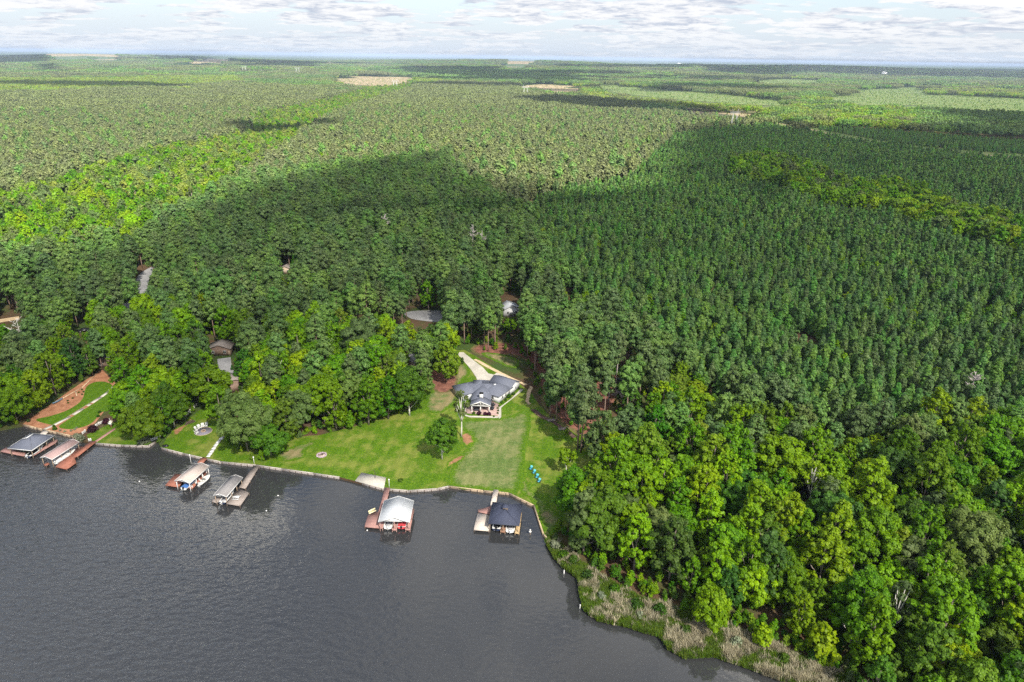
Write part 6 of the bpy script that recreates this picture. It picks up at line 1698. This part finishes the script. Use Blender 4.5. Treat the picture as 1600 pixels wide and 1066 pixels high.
# stepped path in the clay garden, slab by slab, and the timber edgings
r = empty('stepping_path', at(72, 670, .6), 'pale stepped slab path climbing through the clay garden lawn', 'path'); o0 = Vector(r.location)
for (x0, y0), (x1, y1) in [((70, 671), (84, 665)), ((84.8, 664.6), (110, 651.5)), ((114.5, 648.8), (130, 639)), ((137, 634.6), (141.5, 631.6)), ((144, 630), (158, 621)), ((159, 620.3), (172, 611)), ((172.6, 610.4), (183, 600.5))]:
    a, b = at(x0, y0, .6) - o0, at(x1, y1, .6) - o0; MB().bar(a + Vector((0, 0, .08)), b + Vector((0, 0, .08)), 1.15 if x0 < 160 else 1.6, .16).build('slab', E_CONC, r)
MB().bar(at(72, 670, .6) - o0 + Vector((.9, 0, .04)), at(183, 601, .6) - o0 + Vector((.9, 0, .04)), .16, .14).build('edging', W_TIMBER, r)
for i, (x0, y0, x1, y1, w_, lb) in enumerate([(98, 622.5, 128, 606, .35, 'pale timber log lying along the upper clay bed'), (128, 606, 152, 583.5, .35, 'pale timber log farther up the upper clay bed'), (118, 611.5, 120, 619, .4, 'short pale log across the upper clay bed')]):
    a, b = at(x0, y0, .7), at(x1, y1, .7); o = MB().tube([a, (a + b) / 2 + Vector((0, 0, .03)), b], [w_ / 2, w_ / 2.1, w_ / 2.6], 7).build('log', W_TAN); tag(o, lb, 'log')
r = empty('boardwalk', at(325, 714, .6), 'white plank walk leading from the lawn to the red walkway', 'boardwalk'); o0 = Vector(r.location)
pts = [(325, 714.5), (330, 707.5), (336, 698), (339.5, 693), (349, 682)]
for (x0, y0), (x1, y1) in zip(pts, pts[1:]):
    a, b = at(x0, y0, .6) - o0, at(x1, y1, .6) - o0
    for k in range(2): MB().bar(a.lerp(b, .5 * k + .01) + Vector((0, 0, .09)), a.lerp(b, .5 * k + .49) + Vector((0, 0, .09)), 1.1, .08).build('plank', W_WHITE, r)
o = MB().bar(at(150, 690, .66), at(192, 661.5, .66), 1.0, .1).build('garden_walk', D_ROSE); tag(o, 'straight rose brown walk across the small lawn to the red walkway', 'path', kind='structure')
for i, (x, y, yw, lb) in enumerate([(862.8, 656.5, .35, 'small plank footbridge over the ditch, the one nearer the white house'), (880.2, 670, .3, 'small plank footbridge over the ditch, the one nearer the lone tall pine')]):
    p = at(x, y, .72); r = empty('footbridge', p, lb, 'footbridge', None, yw)
    for k in range(9): MB().box((-1.5 + k * .375, 0, .12), (.34, 1.5, .06)).build('plank', D_GREY, r)
    for s in (-1, 1): MB().box((0, s * .6, .04), (3.4, .14, .14)).build('beam', W_DARK, r)
r = empty('wood_pile', at(298.3, 661.5, .6), 'dark stacked wood pile beside the worn clay strip', 'wood pile', None, R(48))
for k in range(3):
    for i in range(7 - k): MB().tube([(-1.7 + i * .5 + k * .25, -.3, .2 + k * .3), (-1.7 + i * .5 + k * .25, .35, .2 + k * .3)], .19, 7).build('log', W_DARK, r)
o = MB().lathe([(.05, 0), (.9, .05), (.8, .4), (.3, .62), (.02, .66)], 9).build('tarp_heap', W_BLACK); o.location = at(258.5, 697.4, .6); o.scale = (1.2, .8, .8); tag(o, 'low black covered heap on the lawn by the inlet', 'heap')
tv, tf = tubes([([Vector((0, 0, 0)), Vector((.1, 0, 1.2)), Vector((.05, .1, 2.6))], [.09, .06, .02])] + [([Vector((.1, 0, 1.0 + .25 * i)), Vector((.9 * math.cos(i * 2.1), .9 * math.sin(i * 2.1), 2.0 + .25 * i))], [.04, .015]) for i in range(6)], 5)
r = empty('bare_sapling', at(586, 747, .78), 'small bare sapling growing out of the concrete pad', 'sapling'); link('trunk', np_mesh('sapling_stem', tv, tf, [W_DARK]), r)
bush((626, 752), .8, W_SHRUB, 'small weedy shrub on the lawn behind the white boathouse', h=.7)

# ================================================================== REEDS
def reed_tuft(seed, n, h, m):
    g = np.random.default_rng(seed); V = []; F = []
    for i in range(n):
        a = g.uniform(0, 6.28); q = g.uniform(0, .6); x, y = q * math.cos(a), q * math.sin(a); b = g.uniform(0, 6.28); ln = g.uniform(.1, .6) * h; hh = h * g.uniform(.5, 1.1); w = g.uniform(.03, .055)
        dx, dy = -math.sin(b) * w, math.cos(b) * w; o = len(V)
        V += [(x - dx, y - dy, 0), (x + dx, y + dy, 0), (x + math.cos(b) * ln * .4 + dx, y + math.sin(b) * ln * .4 + dy, hh * .65), (x + math.cos(b) * ln * .4 - dx, y + math.sin(b) * ln * .4 - dy, hh * .65), (x + math.cos(b) * ln, y + math.sin(b) * ln, hh)]
        F += [(o, o + 1, o + 2, o + 3), (o + 3, o + 2, o + 4)]
    nm = 'reed_sort_%d' % seed
    return bpy.data.objects.new(nm, np_mesh(nm, np.array(V), F, [m], tint=np.clip(g.uniform(0, 1, len(V)), 0, 1)))
REED_DRY = leaf_mat('reed_dry', (0.21, 0.185, 0.12), (0.45, 0.425, 0.33), trans=.2, hue=.01); REED_GREEN = leaf_mat('reed_green', (0.055, 0.105, 0.018), (0.16, 0.23, 0.05), trans=.3)
REED_ZONE = wpoly([(853, 846), (866, 872), (881, 888), (903, 903), (907, 928), (912, 953), (935, 970), (975, 978), (1013, 990), (1031, 994), (1044, 1014), (1069, 1028), (1117, 1026), (1164, 1042), (1232, 1067), (1310, 1095),
                   (1380, 1080), (1290, 1040), (1230, 1020), (1190, 1000), (1130, 975), (1085, 960), (1040, 945), (1000, 935), (965, 915), (930, 895), (905, 878), (890, 862), (872, 848), (862, 838)], 0.6)
lo, hi = REED_ZONE.min(0), REED_ZONE.max(0); P = rng.uniform(lo, hi, (90000, 2)); P = P[inside(P, REED_ZONE)][:16000]
dn = fbm(P[:, 0], P[:, 1], 77, 9, 3); q = proj(np.column_stack([P, np.full(len(P), .6)]))
A_ = np.array(SHORE[29:]); dist = np.min(np.linalg.norm(P[:, None] - A_[None], axis=2), axis=1)
dry = (dn * .9 + rng.normal(0, .4, len(P)) + np.where(q[:, 1] > 960, .25, -.2) + np.where(dist < 1.6, -.7, 0) > .55)
stuff('reeds', P, np.where(dry, rng.integers(0, 2, len(P)), 2 + rng.integers(0, 2, len(P))), rng.uniform(.7, 1.25, len(P)) * np.where(dry, 1.0, .8),
      [reed_tuft(1, 26, 1.6, REED_DRY), reed_tuft(2, 22, 1.3, REED_DRY), reed_tuft(3, 24, 1.3, REED_GREEN), reed_tuft(4, 24, 1.0, REED_GREEN)], 'pale dead reeds mixed with green growth along the wooded bank', 'reeds')
for i, (x, y, s, t) in enumerate([(895, 880, 1.5, 0), (918, 905, 1.6, 0), (960, 925, 1.4, 0), (995, 950, 1.6, 0), (1030, 960, 1.8, 0), (1072, 990, 1.3, 0), (1150, 1010, 1.5, 1), (1225, 1035, 1.3, 0), (1000, 965, 1.0, 1), (940, 935, 1.1, 1), (868, 858, 1.6, 1), (880, 872, 1.4, 0)]):
    bush((x, y), s, W_SHRUB if t == 0 else W_SILVER, ('green' if t == 0 else 'grey green') + ' bush growing among the reeds of the wooded bank', 'shrub', ('green' if t == 0 else 'grey green') + ' bushes among the reeds', h=s * 1.6)

# ================================================================== PYLONS, WIRES, FAR BUILDINGS
M_STEEL = mat('galvanised_steel', (.30, .31, .32), .6, .3)
def pylon(px, z_top, label, yaw, th=.22):
    d = at(*px, .6); z = float(terrain(d.x, d.y)); r = empty('pylon', (d.x, d.y, z), label, 'pylon', 'pylons of the power line', yaw); H = z_top; w = H * .16
    for s in (-1, 1):
        b = MB(); b.bar((s * w * 1.15, -w * .35, 0), (s * w * .75, 0, H * .8), th * 1.3); b.bar((s * w * 1.15, w * .35, 0), (s * w * .75, 0, H * .8), th * 1.3); b.bar((s * w * 1.9, 0, 0), (s * w * .75, 0, H * .8), th)
        for i in range(9):
            t0, t1 = i / 9, (i + 1) / 9; f = lambda t, q: Vector((s * w * (1.15 - .4 * t), q * w * .35 * (1 - t), H * .8 * t)); b.bar(f(t0, -1), f(t1, 1), th * .7); b.bar(f(t0, 1), f(t1, -1), th * .7)
        b.build('leg', M_STEEL, r)
    c = MB()
    for z1 in (H * .8, H * .87): c.bar((-w * 2.1, 0, z1), (w * 2.1, 0, z1 if z1 < H * .85 else z1), th * 1.1)
    for i in range(12): a = -2.1 + 4.2 * i / 12; c.bar((w * a, 0, H * (.8 if i % 2 else .87)), (w * (a + .35), 0, H * (.87 if i % 2 else .8)), th * .7)
    c.build('crossarm', M_STEEL, r)
    for s in (-1, 1): MB().bar((s * w * 1.0, 0, H * .87), (s * w * 1.3, 0, H), th).build('earth_peak', M_STEEL, r)
    for s in (-2, 0, 2): MB().tube([(s * w, 0, H * .72), (s * w, 0, H * .8)], th * .8, 5).build('insulator', W_DARK, r)
    return r, H, w
py1 = pylon((1145, 207), 38, 'lattice pylon at the corner of the shaded plantation', R(35), .28)
py2 = pylon((821, 157), 40, 'lattice pylon rising from the far side of the pine belt', R(35), .36)
pylon((383, 120), 46, 'pale pylon on the horizon side of the valley, left of its neighbour', R(20), .5); pylon((466, 121), 46, 'pale pylon beside the cut over clearing, right of its neighbour', R(20), .5)
pylon((618, 144), 36, 'pylon standing at the lower edge of the cut over clearing', R(30), .45)
for s in (-2, 0, 2):
    a = Vector(py1[0].location) + Matrix.Rotation(R(35), 3, 'Z') @ Vector((s * py1[2], 0, py1[1] * .72)); b = Vector(py2[0].location) + Matrix.Rotation(R(35), 3, 'Z') @ Vector((s * py2[2], 0, py2[1] * .72))
    pts = [a.lerp(b, t) - Vector((0, 0, 4 * 12 * t * (1 - t))) for t in np.linspace(0, 1, 14)]
    o = MB().tube(pts, .045, 4).build('power_line', M_STEEL); tag(o, 'sagging wire strung between the two nearest pylons', 'power line', 'power line wires')
for px_, w, l, h, m, lb in [((1380, 124), 26, 26, 34, W_WHITE, 'white tower block far off on the blue plain'), ((1395, 124.5), 60, 30, 16, W_WHITE, 'low white building beside the far white tower'), ((515, 107), 40, 30, 26, M_TANW, 'tan building on the far wooded slope'), ((458, 102), 24, 20, 16, W_WHITE, 'small white building below the horizon beside the tan one'),
                             ((1060, 102), 90, 40, 14, W_WHITE, 'row of pale roofs of the far town under the horizon')]:
    d = at(*px_, .6); z = float(terrain(d.x, d.y)); r = empty('building', (d.x, d.y, z), lb, 'building')
    MB().box((0, 0, h / 2), (w, l, h)).build('wall', m, r); gable_roof(w, l, h * .2, 1.0, .5).build('roof', R_GREY if m is not W_WHITE else R_WHITE, r).location = (0, -l / 2, h + .3)
    for i in range(4): MB().box((-w * .375 + i * w * .25, -l / 2 - .1, h * .5), (w * .12, .3, h * .25)).build('window', W_GLASS, r)
